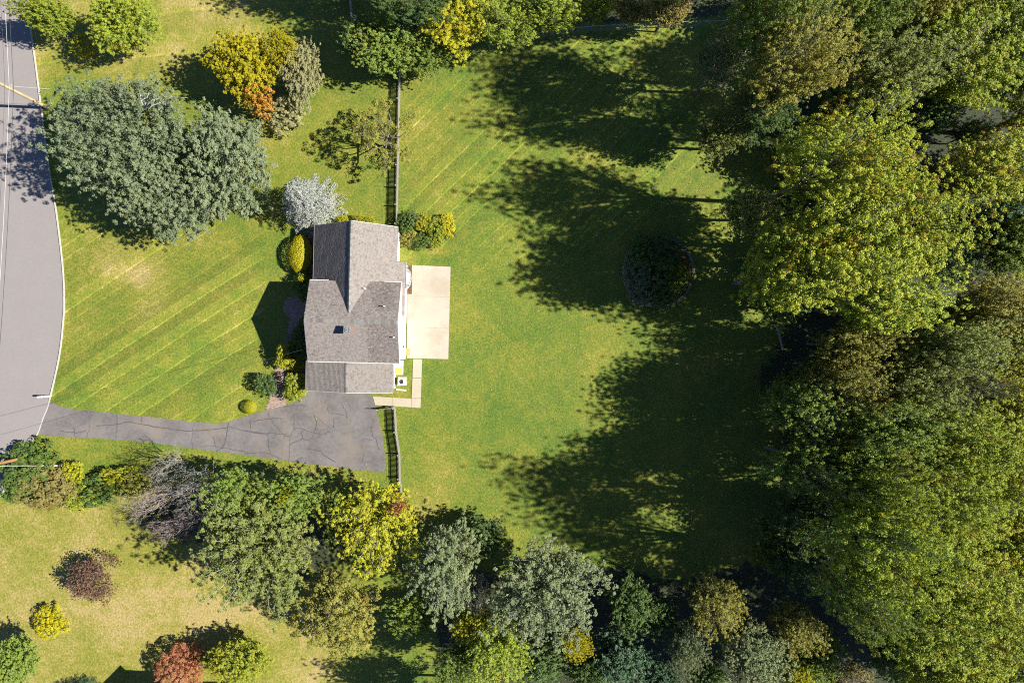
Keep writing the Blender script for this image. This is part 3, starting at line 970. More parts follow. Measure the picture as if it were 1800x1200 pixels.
mbx = empty("mailbox", W(89.5, 695.6), R(3), "white mailbox on a post arm beside the kerb at the driveway mouth", "mailbox")
m = MB(); m.box(-.06, .06, -.06, .06, 0, 1.05); m.build("post", M['white'], mbx)
m = MB(); m.box(-.65, .3, -.045, .045, .88, .97); m.build("arm", M['white'], mbx)
m = MB(); prof = [(-.09, 0), (.09, 0), (.09, .12)] + [(.09 * math.cos(t), .12 + .09 * math.sin(t)) for t in (math.pi / 4, math.pi / 2, 3 * math.pi / 4)] + [(-.09, .12)]
vs = [(-.68, y, .972 + z) for y, z in prof] + [(-.2, y, .972 + z) for y, z in prof]; k = len(prof)
m.add(vs, [tuple(range(k)), tuple(reversed(range(k, 2 * k)))] + [(i, k + i, k + (i + 1) % k, (i + 1) % k) for i in range(k)])
m.build("letterbox", M['white'], mbx)
m = MB(); m.box(-.5, -.42, .095, .105, 1.05, 1.25); m.build("flag", M['door'], mbx)

# ------------------------------------------------------------------ picket fences
picket_me = None


def fence(name, pts_px, label, post_px=None, hgt=1.2, panel=2.44):
    P = [W(*p) for p in pts_px]
    root = empty(name, P[0], 0, label, "fence", "white picket fences round the back lawn")
    base = P[0]
    global picket_me
    if picket_me is None:
        mb = MB(); w, t_ = .098, .02
        mb.add([(-t_, -w / 2, .06), (-t_, w / 2, .06), (-t_, w / 2, hgt - .06), (-t_, 0, hgt), (-t_, -w / 2, hgt - .06),
                (0, -w / 2, .06), (0, w / 2, .06), (0, w / 2, hgt - .06), (0, 0, hgt), (0, -w / 2, hgt - .06)],
               [(0, 4, 3, 2, 1), (5, 6, 7, 8, 9), (0, 1, 6, 5), (1, 2, 7, 6), (2, 3, 8, 7), (3, 4, 9, 8), (4, 0, 5, 9)])
        picket_me = bpy.data.meshes.new("picket"); picket_me.from_pydata(mb.v, [], mb.f); picket_me.materials.append(M['fence'])
    seg = [(P[i + 1] - P[i]).length for i in range(len(P) - 1)]
    tot = sum(seg)
    cnt = 0; rr = random.Random(len(pts_px))
    rails = MB()
    for i in range(len(P) - 1):
        a, b_ = P[i], P[i + 1]; d = (b_ - a); L = d.length; dn = d.normalized(); an = math.atan2(dn.y, dn.x) - math.pi / 2
        npan = max(1, round(L / panel))
        east = Vector((dn.y, -dn.x, 0))
        if east.x < 0: east = -east
        for k in range(npan):
            q0 = a + d * (k / npan) - base; q1 = a + d * ((k + 1) / npan) - base
            pm = MB(); pm.box(-.045, .045, -.045, .045, 0, hgt); pm.box(-.055, .055, -.055, .055, hgt, hgt + .03)
            po = pm.build("post", M['fence'], root, loc=q0 - east * .09); po.rotation_euler.z = an
            for z in (.32, .9):
                r_ = MB(); r_.bar(q0 + dn * .05 - east * .045 + Vector((0, 0, z)), q1 - dn * .05 - east * .045 + Vector((0, 0, z)), .04, .085)
                r_.build("rail", M['fence'], root)
            Lp = (q1 - q0).length
            npk = int(Lp / .125)
            for j in range(npk):
                o = bpy.data.objects.new("picket", picket_me); o.parent = root
                o.location = q0 + (q1 - q0) * ((j + .5) / npk) + east * .012 + Vector((0, 0, rr.uniform(-.015, .015)))
                o.rotation_euler = (0, rr.uniform(-.01, .01), an)
                COL.objects.link(o)
    pm = MB(); pm.box(-.045, .045, -.045, .045, 0, hgt); pm.box(-.055, .055, -.055, .055, hgt, hgt + .03)
    pm.build("post", M['fence'], root, loc=P[-1] - base + Vector((-.09, 0, 0)))
    return root


fence("picket_fence", [(704.5, 112), (703, 180), (701.5, 260), (699.8, 330), (699, 396)], "white picket fence running from the top trees down to the house's north gable")
fence("picket_fence", [(612, -46), (617, 0), (623, 52), (668, 92), (703.5, 111)], "short stretch of picket fence in tree shade at the top of the lawn")
fence("picket_fence", [(695.5, 716.5), (697.5, 757), (703.5, 797), (704, 838), (709, 880), (716, 922)], "white picket fence curving past the wide end of the driveway to the yellow tree")
fence("picket_fence", [(695, 715.7), (668, 718.5)], "short white picket gate section across from driveway edge to the fence corner", panel=1.7)

# chain link fence at the top of the shaded lawn
cl = empty("chain_link_fence", W(860, 88), 0, "grey chain link fence along the shaded top edge of the back lawn", "fence")
cb0 = W(860, 88)
cp = [W(860, 88), W(905, 77), W(955, 66), W(1006, 59), W(1056, 55), W(1106, 52), W(1156, 50), W(1206, 48), W(1256, 47), W(1306, 46)]
for i, p in enumerate(cp):
    m = MB(); m.cyl((0, 0), .03, 0, 1.3, 6); m.build("post", M['galv'], cl, loc=p - cb0)
    if i:
        a, b_ = cp[i - 1] - cb0, p - cb0
        m = MB(); m.tube([a + Vector((0, 0, 1.28)), b_ + Vector((0, 0, 1.28))], [.022, .022], 5); m.build("top_rail", M['galv'], cl)
        d = b_ - a; L = d.length; m = MB(); k = 0
        while k * .2 < L:
            x = k * .2
            for sgn in (1, -1):
                xs = x + sgn * 1.2
                x2 = min(L, max(0, xs)); z2 = .05 + 1.2 * abs(x2 - x) / 1.2
                if sgn == 1: A_, B_ = (x, .05), (x2, z2)
                else: A_, B_ = (x, .05), (x2, z2)
                if abs(x2 - x) > .05:
                    m.bar(a + d * (A_[0] / L) + Vector((0, 0, A_[1])), a + d * (B_[0] / L) + Vector((0, 0, B_[1])), .006, .006)
            k += 1
        m.build("wire_mesh", M['mesh_wire'], cl, kind="stuff")

# ------------------------------------------------------------------ utility poles and wires
def pole(px, py, mat, label, hgt=11.0, r0=.17, rz=0.0):
    root = empty("utility_pole", W(px, py), rz, label, "utility pole", "wooden utility poles along the kerb")
    m = MB(); m.tube([(0, 0, -.1), (0, 0, hgt * .5), (0, 0, hgt)], [r0, r0 * .85, r0 * .68], 14); m.build("shaft", mat, root, smooth=False)
    m = MB(); m.box(-1.1, 1.1, -.06, .06, hgt - .9, hgt - .75, .5, Matrix.Translation((0, -.16, 0))); m.build("crossarm", mat, root)
    for x in (-.95, -.35, .35, .95):
        m = MB(); m.cyl((x, -.16), .05, hgt - .748, hgt - .55, 8, r2=.03); m.build("insulator", M['flue'], root)
    m = MB(); m.box(-.05, .05, .0, .4, 5.3, 5.4, .5, Matrix.Translation((0, r0 * .8, 0))); m.build("bracket", M['galv'], root)
    return root


p1 = pole(85, 190, M['pole'], "pale utility pole leaning across the road beside the big blue-green tree")
p2 = pole(46, 803, M['pole_tan'], "orange-brown utility pole standing in the roadside hedge by the driveway")


def wire(a, b_, sag, r_, mat, label, grp, name="overhead_wire"):
    m = MB(); pts = []
    for k in range(25):
        t_ = k / 24; p = Vector(a).lerp(Vector(b_), t_); p.z -= 4 * sag * t_ * (1 - t_); pts.append(p)
    m.tube(pts, [r_] * 25, 5)
    o = m.build(name, mat); props(o, label, "wire", grp); return o


b1, b2 = W(85, 190), W(46, 803)
up = b1 + Vector((-3.0, 40, 0)); dn_ = b2 + Vector((-14, -34, 0))
GR = "overhead wires along the street"
for k, (z, off, mt, r_, lb) in enumerate(((5.5, .3, 'wire', .022, "dark lowest cable above the road"),
                                          (6.0, .25, 'wire_pale', .010, "pale thin cable above the road"),
                                          (6.5, .2, 'wire', .014, "thin dark upper cable above the road's left edge"))):
    for i, (a, b_) in enumerate(((up, b1), (b1, b2), (b2, dn_))):
        o_ = Vector((off, 0, z))
        wire(a + o_, b_ + o_, .4, r_, M[mt], lb + (", span north of the pale pole", ", span between the two poles", ", span past the hedge")[i], GR)
wire(W(-190, 817, 8.0), Vector((-20.05, -0.6, 5.0)),   .3, .013, M['wire'], "thin dark service wire crossing driveway and front lawn to the house", GR, "service_wire")
wire(b1 + Vector((.1, .3, 5.4)), W(330, 172, 5.0), .2, .012, M['wire_pale'], "pale service wire from the pale pole towards the upper lawn", GR, "service_wire")
gw = empty("guy_wire", W(114, 818), 0, "steel guy wire with pale guard anchored behind the roadside hedge", "guy wire")
a = Vector((0, 0, 0)); b_ = b2 + Vector((.1, 0, 5.2)) - W(114, 818)
m = MB(); m.tube([a + Vector((0, 0, .02)), b_], [.016, .016], 5); m.build("cable", M['wire_pale'], gw)
m = MB(); q = b_.normalized(); m.tube([q * .1, q * 2.6], [.055, .05], 8); m.build("guard", M['pipe'], gw)

# ------------------------------------------------------------------ round garden bed in the back lawn
bed = empty("garden_bed", W(1157, 477), 0, "round garden bed edged with stones in the shaded back lawn", "garden bed")
m = MB(); m.prism([(3.55 * math.cos(2 * math.pi * k / 40), 3.55 * math.sin(2 * math.pi * k / 40)) for k in range(40)], -.05, .06); m.build("soil", M['mulch'], bed)
m = MB(); rr = random.Random(8)
for k in range(78):
    a = 2 * math.pi * k / 78 + rr.uniform(-.01, .01)
    Mx = Matrix.Translation((3.72 * math.cos(a), 3.72 * math.sin(a), 0)) @ Matrix.Rotation(a + rr.uniform(-.15, .15), 4, 'Z')
    m.box(-.13, .13, -.135, .135, -.02, .13 + rr.uniform(0, .06), rr.random(), Mx)
m.build("edging_stone", M['stone'], bed, kind="stuff")


# ------------------------------------------------------------------ vegetation builders
def unit(v):
    return v / np.maximum(1e-9, np.linalg.norm(v, axis=-1, keepdims=True))


def leaf_mesh(name, P, N, size, tint, clump, rs, aspect=0.72):
    n_ = len(P)
    ref = unit(rs.normal(size=(n_, 3)))
    T = unit(np.cross(N, ref)); B = np.cross(N, T)
    s_ = (size * rs.uniform(.7, 1.3, n_))[:, None]
    fold = N * s_ * rs.uniform(-.12, .12, (n_, 1))
    v0 = P - T * s_ * .5 + fold
    v1 = P + B * s_ * .5 * aspect + T * s_ * .08
    v2 = P + T * s_ * .5 + fold
    v3 = P - B * s_ * .5 * aspect + T * s_ * .08
    V = np.stack([v0, v1, v2, v3], 1).reshape(-1).astype(np.float32)
    me = bpy.data.meshes.new(name)
    me.vertices.add(n_ * 4); me.vertices.foreach_set("co", V)
    me.loops.add(n_ * 4); me.loops.foreach_set("vertex_index", np.arange(n_ * 4, dtype=np.int32))
    me.polygons.add(n_); me.polygons.foreach_set("loop_start", np.arange(0, n_ * 4, 4, dtype=np.int32))
    for nm, a in (("tint", tint), ("clump", clump)):
        at = me.attributes.new(nm, 'FLOAT', 'FACE'); at.data.foreach_set("value", a.astype(np.float32))
    me.update(calc_edges=True)
    return me


def tube_mesh(name, tubes, mat):
    m = MB()
    for pts, rads, n_ in tubes: m.tube(pts, rads, n_, cap=False)
    me = bpy.data.meshes.new(name); me.from_pydata(m.v, [], m.f); me.materials.append(mat)
    me.polygons.foreach_set("use_smooth", [True] * len(me.polygons))
    return me


def fib_sphere(n_):
    i = np.arange(n_) + .5
    ph = np.arccos(1 - 2 * i / n_); th = np.pi * (1 + 5 ** .5) * i
    return np.stack([np.cos(th) * np.sin(ph), np.sin(th) * np.sin(ph), np.cos(ph)], -1)


def broadleaf(seed, rad, hgt, base_f=0.28, nl=10, lobe=.42, clump=.6, leaf=.3, dens=1.0, keep=1.0, twigs=40, wood=None, upright=0.0, trunk_r=None, spread=.6, fill=.2):
    """trunk with limbs to lobes, clumps of leaves over every lobe"""
    rs = np.random.RandomState(seed)
    zb = hgt * base_f; rz = (hgt - zb) / 2; zc = zb + rz
    dirs = fib_sphere(nl + max(2, nl // 3)); dirs = dirs[dirs[:, 2] > -.55][:nl + 2]
    an = rs.uniform(0, 6.28); ca, sa_ = np.cos(an), np.sin(an)
    dirs = np.stack([dirs[:, 0] * ca - dirs[:, 1] * sa_, dirs[:, 0] * sa_ + dirs[:, 1] * ca, dirs[:, 2]], -1)
    dirs = unit(dirs + rs.normal(size=dirs.shape) * .22)
    k = len(dirs)
    lr = rad * lobe * rs.uniform(.62, 1.3, k)
    out = (spread + rs.uniform(-.2, .15, k))[:, None]
    C = dirs * out * np.array([rad, rad, rz]) + np.array([0, 0, zc])
    lrz = lr * np.clip(rz / rad, .75, 1.3)
    pts, odir, lob = [], [], []
    for i in range(k):
        area = 4 * np.pi * lr[i] ** 2
        m_ = max(6, int(area / (clump ** 2 * 3.3) * dens))
        d = unit(fib_sphere(m_) + rs.normal(size=(m_, 3)) * .16)
        rr_ = rs.uniform(.80, 1.16, (m_, 1))
        p = C[i] + d * rr_ * np.array([lr[i], lr[i], lrz[i]])
        ok = np.ones(m_, bool)
        for j in range(k):
            if j == i: continue
            q = (p - C[j]) / np.array([lr[j], lr[j], lrz[j]])
            ok &= (np.linalg.norm(q, axis=1) > .82)
        ok &= p[:, 2] > zb * .8
        ok &= rs.uniform(size=m_) < keep
        low = d[:, 2] < -.35
        ok &= ~(low & (rs.uniform(size=m_) < .55))
        pts.append(p[ok]); odir.append(d[ok]); lob.append(np.full(ok.sum(), i))
    pts = np.concatenate(pts); odir = np.concatenate(odir); lob = np.concatenate(lob)
    nc = len(pts)
    per = max(5, int(25 * (clump / leaf / 1.7) ** 2))
    cr = clump * rs.uniform(.6, 1.25, nc)
    ct_ = rs.uniform(size=nc) * .6 + rs.uniform(size=k)[lob] * .4
    idx = np.repeat(np.arange(nc), per)
    d = unit(rs.normal(size=(nc * per, 3)) + odir[idx] * .7 + np.array([0, 0, .45 + upright]))
    P = pts[idx] + d * (cr[idx] * rs.uniform(.25, 1, nc * per) ** .5)[:, None] * np.array([1, 1, .8])
    N = unit(d * .75 + odir[idx] * .15 + np.array([0, 0, .42]) + rs.normal(size=d.shape) * .33)
    tint = np.clip(.45 * ct_[idx] + .55 * rs.uniform(size=len(idx)), 0, 1)
    # a thinner fill inside the lobes
    nf_ = int(len(P) * fill)
    li = rs.randint(0, k, nf_); d2 = unit(rs.normal(size=(nf_, 3)))
    P2 = C[li] + d2 * (rs.uniform(size=nf_) ** .4)[:, None] * .8 * np.stack([lr[li], lr[li], lrz[li]], -1)
    N2 = unit(np.array([0, 0, .6]) + rs.normal(size=(nf_, 3)) * .6)
    P = np.concatenate([P, P2]); N = np.concatenate([N, N2])
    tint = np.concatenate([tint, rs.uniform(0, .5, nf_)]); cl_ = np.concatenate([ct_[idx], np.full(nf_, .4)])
    crown = leaf_mesh("crown", P, N, leaf, tint, cl_, rs)
    tr = trunk_r or max(.06, rad * .05)
    tubes = [([(0, 0, -.1), (rs.uniform(-.1, .1), rs.uniform(-.1, .1), zb), (0, 0, zc)], [tr * 1.25, tr, tr * .45], 8)]
    for i in range(k):
        s0 = np.array([0, 0, zb * .75 + (zc - zb * .75) * rs.uniform(0, .8)])
        mid = s0 * .45 + C[i] * .55 + rs.normal(size=3) * rad * .06 + np.array([0, 0, -rad * .06])
        tubes.append(([s0, mid, C[i]], [tr * .5, tr * .33, tr * .14], 5))
        tip = C[i]
    br = []
    for t_ in range(twigs):
        j = rs.randint(nc); i = lob[j]
        a0 = C[i] + (pts[j] - C[i]) * .15; e0 = pts[j] + odir[j] * cr[j] * .75
        md = (a0 + e0) / 2 + rs.normal(size=3) * .12 * rad * .3
        br.append(([a0, md, e0], [tr * .14, tr * .1, tr * .04], 4))
    wood = wood or bark
    trunk = tube_mesh("trunk", tubes, wood)
    branches = tube_mesh("branches", br, wood if twigs < 60 else bark_pale) if br else None
    return trunk, crown, branches


def spraytree(seed, rad, hgt, base_f=.3, bulges=9, amp=.42, gap=1.05, tuft=.36, leaf=.17, tufts=5, drop=.1, ln=.42, twigs=40, wood=None, full=1.0):
    """trunk, limbs, and sprays of leaf tufts growing out to an uneven, bulging outline"""
    rs = np.random.RandomState(seed)
    zb = hgt * base_f; rz = (hgt - zb) * .56; zc = zb + (hgt - zb) * .44
    L = unit(rs.normal(size=(bulges, 3)) * np.array([1, 1, .55]) + np.array([0, 0, .25]))
    A = amp * rs.uniform(.45, 1.1, bulges); Pw = rs.uniform(7, 22, bulges)
    nd = int(4 * np.pi * rad * (rad * .6 + rz * .4) / gap ** 2)
    D = unit(fib_sphere(nd) + rs.normal(size=(nd, 3)) * .09)
    D = D[(D[:, 2] > -.45) & (rs.uniform(size=len(D)) > drop)]
    D = D[(D[:, 2] > -.05) | (rs.uniform(size=len(D)) < .5)]
    dot = np.clip(D @ L.T, 0, 1)
    f = .70 + (A * dot ** Pw).max(1) + rs.uniform(-.13, .09, len(D))
    lb = (A * dot ** Pw).argmax(1)
    c0 = np.array([0, 0, zc])
    blunt = (np.hypot(D[:, 0], D[:, 1]) ** 2.9 + np.abs(D[:, 2]) ** 2.9) ** (-1 / 2.9)
    E = D * (f * blunt)[:, None] * np.array([rad, rad, rz])
    # stretch so that the outline meets the wanted radius
    E[:, :2] *= rad / np.percentile(np.hypot(E[:, 0], E[:, 1]), 98); E[:, 2] *= (hgt - zc) / E[:, 2].max()
    E = E + c0
    n_ = len(E); hue = rs.uniform(size=bulges)[lb] * .5 + rs.uniform(size=n_) * .5
    idx = np.repeat(np.arange(n_), tufts)
    t_ = np.tile(np.linspace(0, 1, tufts), n_) + rs.uniform(-.1, .1, n_ * tufts)
    rootp = np.array([0, 0, zb * .6 + zc * .4])
    bend = unit(rs.normal(size=(n_, 3))) * gap * .35
    C = rootp + (E - rootp)[idx] * (1 - ln * (1 - t_))[:, None] + bend[idx] * (np.sin(t_ * 3) * .9)[:, None] + rs.normal(size=(len(idx), 3)) * tuft * .45
    cr = tuft * (1.18 - .5 * t_) * rs.uniform(.7, 1.25, len(idx))
    per = max(5, int(21 * (tuft / leaf / 2.1) ** 2 * full))
    j = np.repeat(np.arange(len(idx)), per)
    out = unit((E - rootp)[idx] * np.array([1, 1, 1.0]))
    d = unit(rs.normal(size=(len(j), 3)) + out[j] * .5 + np.array([0, 0, .5]))
    P = C[j] + d * (cr[j] * rs.uniform(.15, 1, len(j)) ** .5)[:, None] * np.array([1, 1, .75])
    N = unit(d * .62 + out[j] * .15 + np.array([.30, 0, .48]) + rs.normal(size=d.shape) * .36)   # leaves turn to the light
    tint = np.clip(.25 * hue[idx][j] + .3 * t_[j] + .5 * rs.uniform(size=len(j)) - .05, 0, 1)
    # inner leaves, larger and sparser, that close the crown
    nf_ = int(len(P) * .08 * full); q = rs.randint(0, n_, nf_)
    P2 = rootp + (E[q] - rootp) * (rs.uniform(.2, .82, nf_) ** .6)[:, None] + rs.normal(size=(nf_, 3)) * gap * .45
    N2 = unit(rs.normal(size=(nf_, 3)) * .7 + np.array([.5, 0, .8]))
    sz = np.concatenate([np.full(len(P), leaf), np.full(nf_, leaf * 1.7)])
    P = np.concatenate([P, P2]); N = np.concatenate([N, N2])
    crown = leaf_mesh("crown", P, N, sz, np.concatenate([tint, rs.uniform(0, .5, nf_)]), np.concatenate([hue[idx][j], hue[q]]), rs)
    tr = max(.06, rad * .045)
    wood = wood or bark
    tubes = [([(0, 0, -.1), (rs.uniform(-.15, .15), rs.uniform(-.15, .15), zb), (0, 0, zc)], [tr * 1.25, tr, tr * .4], 8)]
    for i in range(bulges):
        e = c0 + L[i] * np.array([rad, rad, rz]) * .72
        s0 = np.array([0, 0, zb * .8 + (zc - zb * .8) * rs.uniform(0, .8)]); mid = s0 * .5 + e * .5 + rs.normal(size=3) * rad * .05
        tubes.append(([s0, mid, e], [tr * .5, tr * .34, tr * .12], 5))
    br = []
    for i in rs.permutation(n_)[:twigs]:
        a0 = rootp + (E[i] - rootp) * .45; br.append(([a0, (a0 + E[i]) / 2 + bend[i] * .7, E[i] * .97 + rootp * .03], [tr * .16, tr * .11, tr * .04], 4))
    return tube_mesh("trunk", tubes, wood), crown, tube_mesh("branches", br, wood if twigs < 55 else bark_pale)


def conifer(seed, rad, hgt, base=.25, levels=26, per=15, leaf=.16, droop=.25, wood=None, dens=21):
    rs = np.random.RandomState(seed)
    P, N, T = [], [], []
    tubes = [([(0, 0, -.1), (0, 0, hgt)], [rad * .06, .02], 7)]
    for L in range(levels):
        f = L / (levels - 1)
        z = base + (hgt - base) * f ** .92
        r_ = rad * (1 - f) ** .78 + .12
        nb = max(4, int(per * (1 - f * .65)))
        off = rs.uniform(0, 6.28)
        for b_ in range(nb):
            a = off + 2 * np.pi * b_ / nb + rs.uniform(-.15, .15)
            ln_ = r_ * rs.uniform(.62, 1.14)
            dv = np.array([np.cos(a), np.sin(a), 0]); sd = np.array([-np.sin(a), np.cos(a), 0])
            tip = np.array([0, 0, z]) + dv * ln_ + np.array([0, 0, -droop * ln_ + .12 * ln_ * f])
            if L % 3 == 0: tubes.append(([(0, 0, z), tuple(tip)], [.025, .008], 4))
            m_ = max(5, int(ln_ * dens))
            t_ = rs.uniform(.25, 1, m_) ** .7
            w = (1.12 - t_) * ln_ * .32 + .04
            lat = rs.uniform(-1, 1, m_)
            p = np.array([0, 0, z]) + dv * (t_ * ln_)[:, None] + np.array([0, 0, 1]) * (-droop * ln_ * t_ ** 1.5 + .12 * ln_ * f * t_)[:, None] + sd * (lat * w)[:, None]
            p[:, 2] += rs.uniform(-.07, .07, m_) - .1 * np.abs(lat) * w
            P.append(p); nn_ = np.array([0, 0, 1.0]) + dv * .35 + rs.normal(size=(m_, 3)) * .45; N.append(unit(nn_))
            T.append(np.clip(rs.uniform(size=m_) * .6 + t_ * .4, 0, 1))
    P = np.concatenate(P); N = np.concatenate(N); T = np.concatenate(T)
    crown = leaf_mesh("crown", P, N, leaf, T, rs.uniform(size=len(P)) * .3 + .35, rs, .5)
    return tube_mesh("trunk", tubes, wood or bark_dark), crown, None


def bare(seed, rad, hgt, wood, depth=5, leafs=0, spread=.75, r0=None, stems=3):
    rs = np.random.RandomState(seed); tubes = []; tips = []

    def grow(p, d, ln_, r_, lev):
        e = p + d * ln_; mid = (p + e) / 2 + rs.normal(size=3) * ln_ * .07
        tubes.append(([p, mid, e], [r_, r_ * .82, r_ * .62], 6 if lev < 2 else 4))
        if lev >= depth: tips.append(e); return
        for c in range(3 if rs.uniform() < .65 else 2):
            nd = unit(d + rs.normal(size=3) * spread * .8 + np.array([0, 0, .12]))
            grow(e, nd, ln_ * rs.uniform(.62, .86), r_ * .62, lev + 1)
        if lev >= 2: tips.append(e)
    for s_ in range(stems):
        a = 2 * np.pi * s_ / stems + rs.uniform(-.4, .4)
        d = unit(np.array([np.cos(a) * .55, np.sin(a) * .55, 1.0]))
        grow(np.array([0, 0, -.1]), d, hgt * .3, r0 or rad * .028, 0)
    allp = np.array([p for t_ in tubes for p in t_[0]])
    ext = np.percentile(np.hypot(allp[:, 0], allp[:, 1]), 97); zt_ = allp[:, 2].max()
    sc_ = np.array([rad / ext, rad / ext, hgt / zt_])
    tubes = [([p * sc_ for p in t_[0]], t_[1], t_[2]) for t_ in tubes]
    trunk = tube_mesh("trunk", tubes, wood)
    crown = None
    if leafs:
        tp = np.array(tips) * sc_
        i = rs.randint(0, len(tp), leafs)
        P = tp[i] + rs.normal(size=(leafs, 3)) * .16
        N = unit(rs.normal(size=(leafs, 3)) * .6 + np.array([0, 0, .7]))
        crown = leaf_mesh("crown", P, N, .15, rs.uniform(size=leafs), rs.uniform(size=leafs), rs)
    return trunk, crown, None


def clipped(seed, rx, ry, hgt, leaf=.1, n_=3200, rough=.03):
    rs = np.random.RandomState(seed)
    d = unit(rs.normal(size=(n_, 3))); d[:, 2] = np.abs(d[:, 2]) * np.where(rs.uniform(size=n_) < .12, -1, 1)
    bump_ = 1 + rough * np.sin(d[:, :1] * 9 + seed) * np.sin(d[:, 1:2] * 8) + rs.uniform(-.06, .03, (n_, 1))
    P = d * bump_ * np.array([rx, ry, hgt / 2]) + np.array([0, 0, hgt / 2])
    P[:, 2] = np.maximum(P[:, 2], .03)
    N = unit(d * np.array([1 / rx, 1 / ry, 2 / hgt]) + rs.normal(size=d.shape) * .32)
    crown = leaf_mesh("crown", P, N, leaf, rs.uniform(size=n_), rs.uniform(size=n_), rs)
    tr = tube_mesh("stem", [([(0, 0, -.05), (0, 0, hgt * .6)], [.06, .03], 6)] + [([(0, 0, .2), (rx * .6 * math.cos(a), ry * .6 * math.sin(a), hgt * .6)], [.03, .015], 4) for a in (0, 1.3, 2.6, 3.9, 5.2)], bark_dark)
    return tr, crown, None


TEMPL = {}


def get(key, fn):
    if key not in TEMPL: TEMPL[key] = fn()
    return TEMPL[key]


KINDS = {
    # name: (base radius, base height, builder)
    'oakA': (6.5, 20, lambda: spraytree(11, 6.5, 20, .34, 13, .46, 1.22, .43, .15, 5, .06, .40, 60)),
    'oakB': (6.5, 20, lambda: spraytree(12, 6.5, 20, .34, 16, .42, 1.18, .41, .148, 5, .06, .36, 66)),
    'oakC': (6.5, 20, lambda: spraytree(13, 6.5, 20, .36, 11, .5, 1.25, .44, .154, 5, .06, .44, 50)),
    'oakD': (5.0, 17, lambda: spraytree(14, 5.0, 17, .34, 11, .46, 1.08, .38, .142, 5, .06, .42, 50)),
    'airyA': (5.0, 14, lambda: spraytree(21, 5.0, 14, .25, 12, .46, .98, .31, .122, 7, .10, .55, 110)),
    'airyB': (5.0, 14, lambda: spraytree(22, 5.0, 14, .25, 10, .52, .98, .31, .122, 7, .10, .55, 90)),
    'airyC': (4.0, 11, lambda: spraytree(23, 4.0, 11, .22, 9, .5, .86, .29, .117, 6, .10, .5, 60)),
    'under': (3.2, 7, lambda: spraytree(31, 3.2, 7, .2, 8, .5, .72, .30, .16, 5, .12, .5, 18)),
    'underB': (3.2, 7, lambda: spraytree(32, 3.2, 7, .2, 9, .45, .70, .28, .15, 5, .15, .5, 24)),
    'mapleA': (7.0, 11, lambda: spraytree(41, 7.0, 11, .12, 17, .36, .86, .36, .135, 5, .01, .30, 14)),
    'mapleB': (5.0, 10.5, lambda: spraytree(42, 5.0, 10.5, .12, 13, .38, .78, .33, .125, 5, .01, .32, 12)),
    'round': (3.4, 8, lambda: spraytree(51, 3.4, 8, .15, 11, .42, .60, .25, .125, 5, .06, .45, 12)),
    'roundB': (3.4, 8, lambda: spraytree(52, 3.4, 8, .15, 9, .46, .62, .26, .13, 5, .08, .45, 14)),
    'sparse': (3.9, 6.5, lambda: broadleaf(61, 3.9, 6.5, .2, 14, .30, .34, .14, .62, .5, 58, wood=bark, spread=.72)),
    'shrubA': (1.2, 1.8, lambda: broadleaf(71, 1.2, 1.8, .04, 8, .48, .24, .13, .9, .95, 6, trunk_r=.04)),
    'shrubB': (1.2, 1.8, lambda: broadleaf(72, 1.2, 1.8, .04, 10, .42, .22, .12, .9, .9, 8, trunk_r=.04)),
    'shrubC': (1.2, 1.8, lambda: broadleaf(73, 1.2, 1.8, .04, 7, .52, .2, .10, 1.0, .95, 5, trunk_r=.04)),
    'bush': (2.4, 3.0, lambda: broadleaf(75, 2.4, 3.0, .03, 13, .40, .22, .11, 1.1, .96, 8, trunk_r=.06, spread=.64)),
    'spruce': (3.7, 9.5, lambda: conifer(81, 3.7, 9.5, .2, 26, 17, .15, .2, dens=38)),
    'pine': (5.0, 19, lambda: conifer(82, 5.0, 19, 4.0, 26, 12, .34, .12)),
    'bareA': (4.0, 7, lambda: bare(91, 4.0, 7, bark_pale, 6, 260, .8)),
    'bareB': (4.0, 7, lambda: bare(92, 4.0, 7, bark_mauve, 6, 500, .85)),
    'twig': (2.2, 3.2, lambda: bare(93, 2.2, 3.2, bark_purple, 5, 4500, .9, .035, 5)),
    'ball': (1.0, 1.2, lambda: clipped(95, 1.0, 1.0, 1.2, .06, 6500)),
}
rg = random.Random(77)


def plant(kind, pal, wx, wy, rx, ry, hgt, label, cat, group=None, name=None, rz=None, trunk_mat=None):
    br, bh, fn = KINDS[kind]
    tr, cr, tw = get(kind, fn)
    nm = name or ("shrub" if kind.startswith(('shrub', 'ball', 'twig', 'bush')) else "tree")
    turn = rg.uniform(0, 6.28) if kind.startswith(('shrub', 'ball', 'twig', 'bare', 'spruce', 'pine', 'bush', 'sparse')) else rg.uniform(-.95, .95)
    root = empty(nm, (wx, wy, 0), turn if rz is None else rz, label, cat, group)
    # for unequal radii keep rotation aligned
    if abs(rx - ry) > .15 * max(rx, ry): root.rotation_euler.z = rg.uniform(-.2, .2) if rz is None else rz
    root.scale = (rx / br, ry / br, hgt / bh)
    for part, me in (("stem" if nm == "shrub" else "trunk", tr), ("crown", cr), ("branches", tw)):
        if me is None: continue
        o = bpy.data.objects.new("foliage" if (part == "crown" and nm == "shrub") else part, me)
        o.parent = root; COL.objects.link(o)
        if part == "branches": o["kind"] = "stuff"
        if part == "crown":
            if not me.materials: me.materials.append(M[pal])
            o.material_slots[0].link = 'OBJECT'; o.material_slots[0].material = M[pal]
    return root


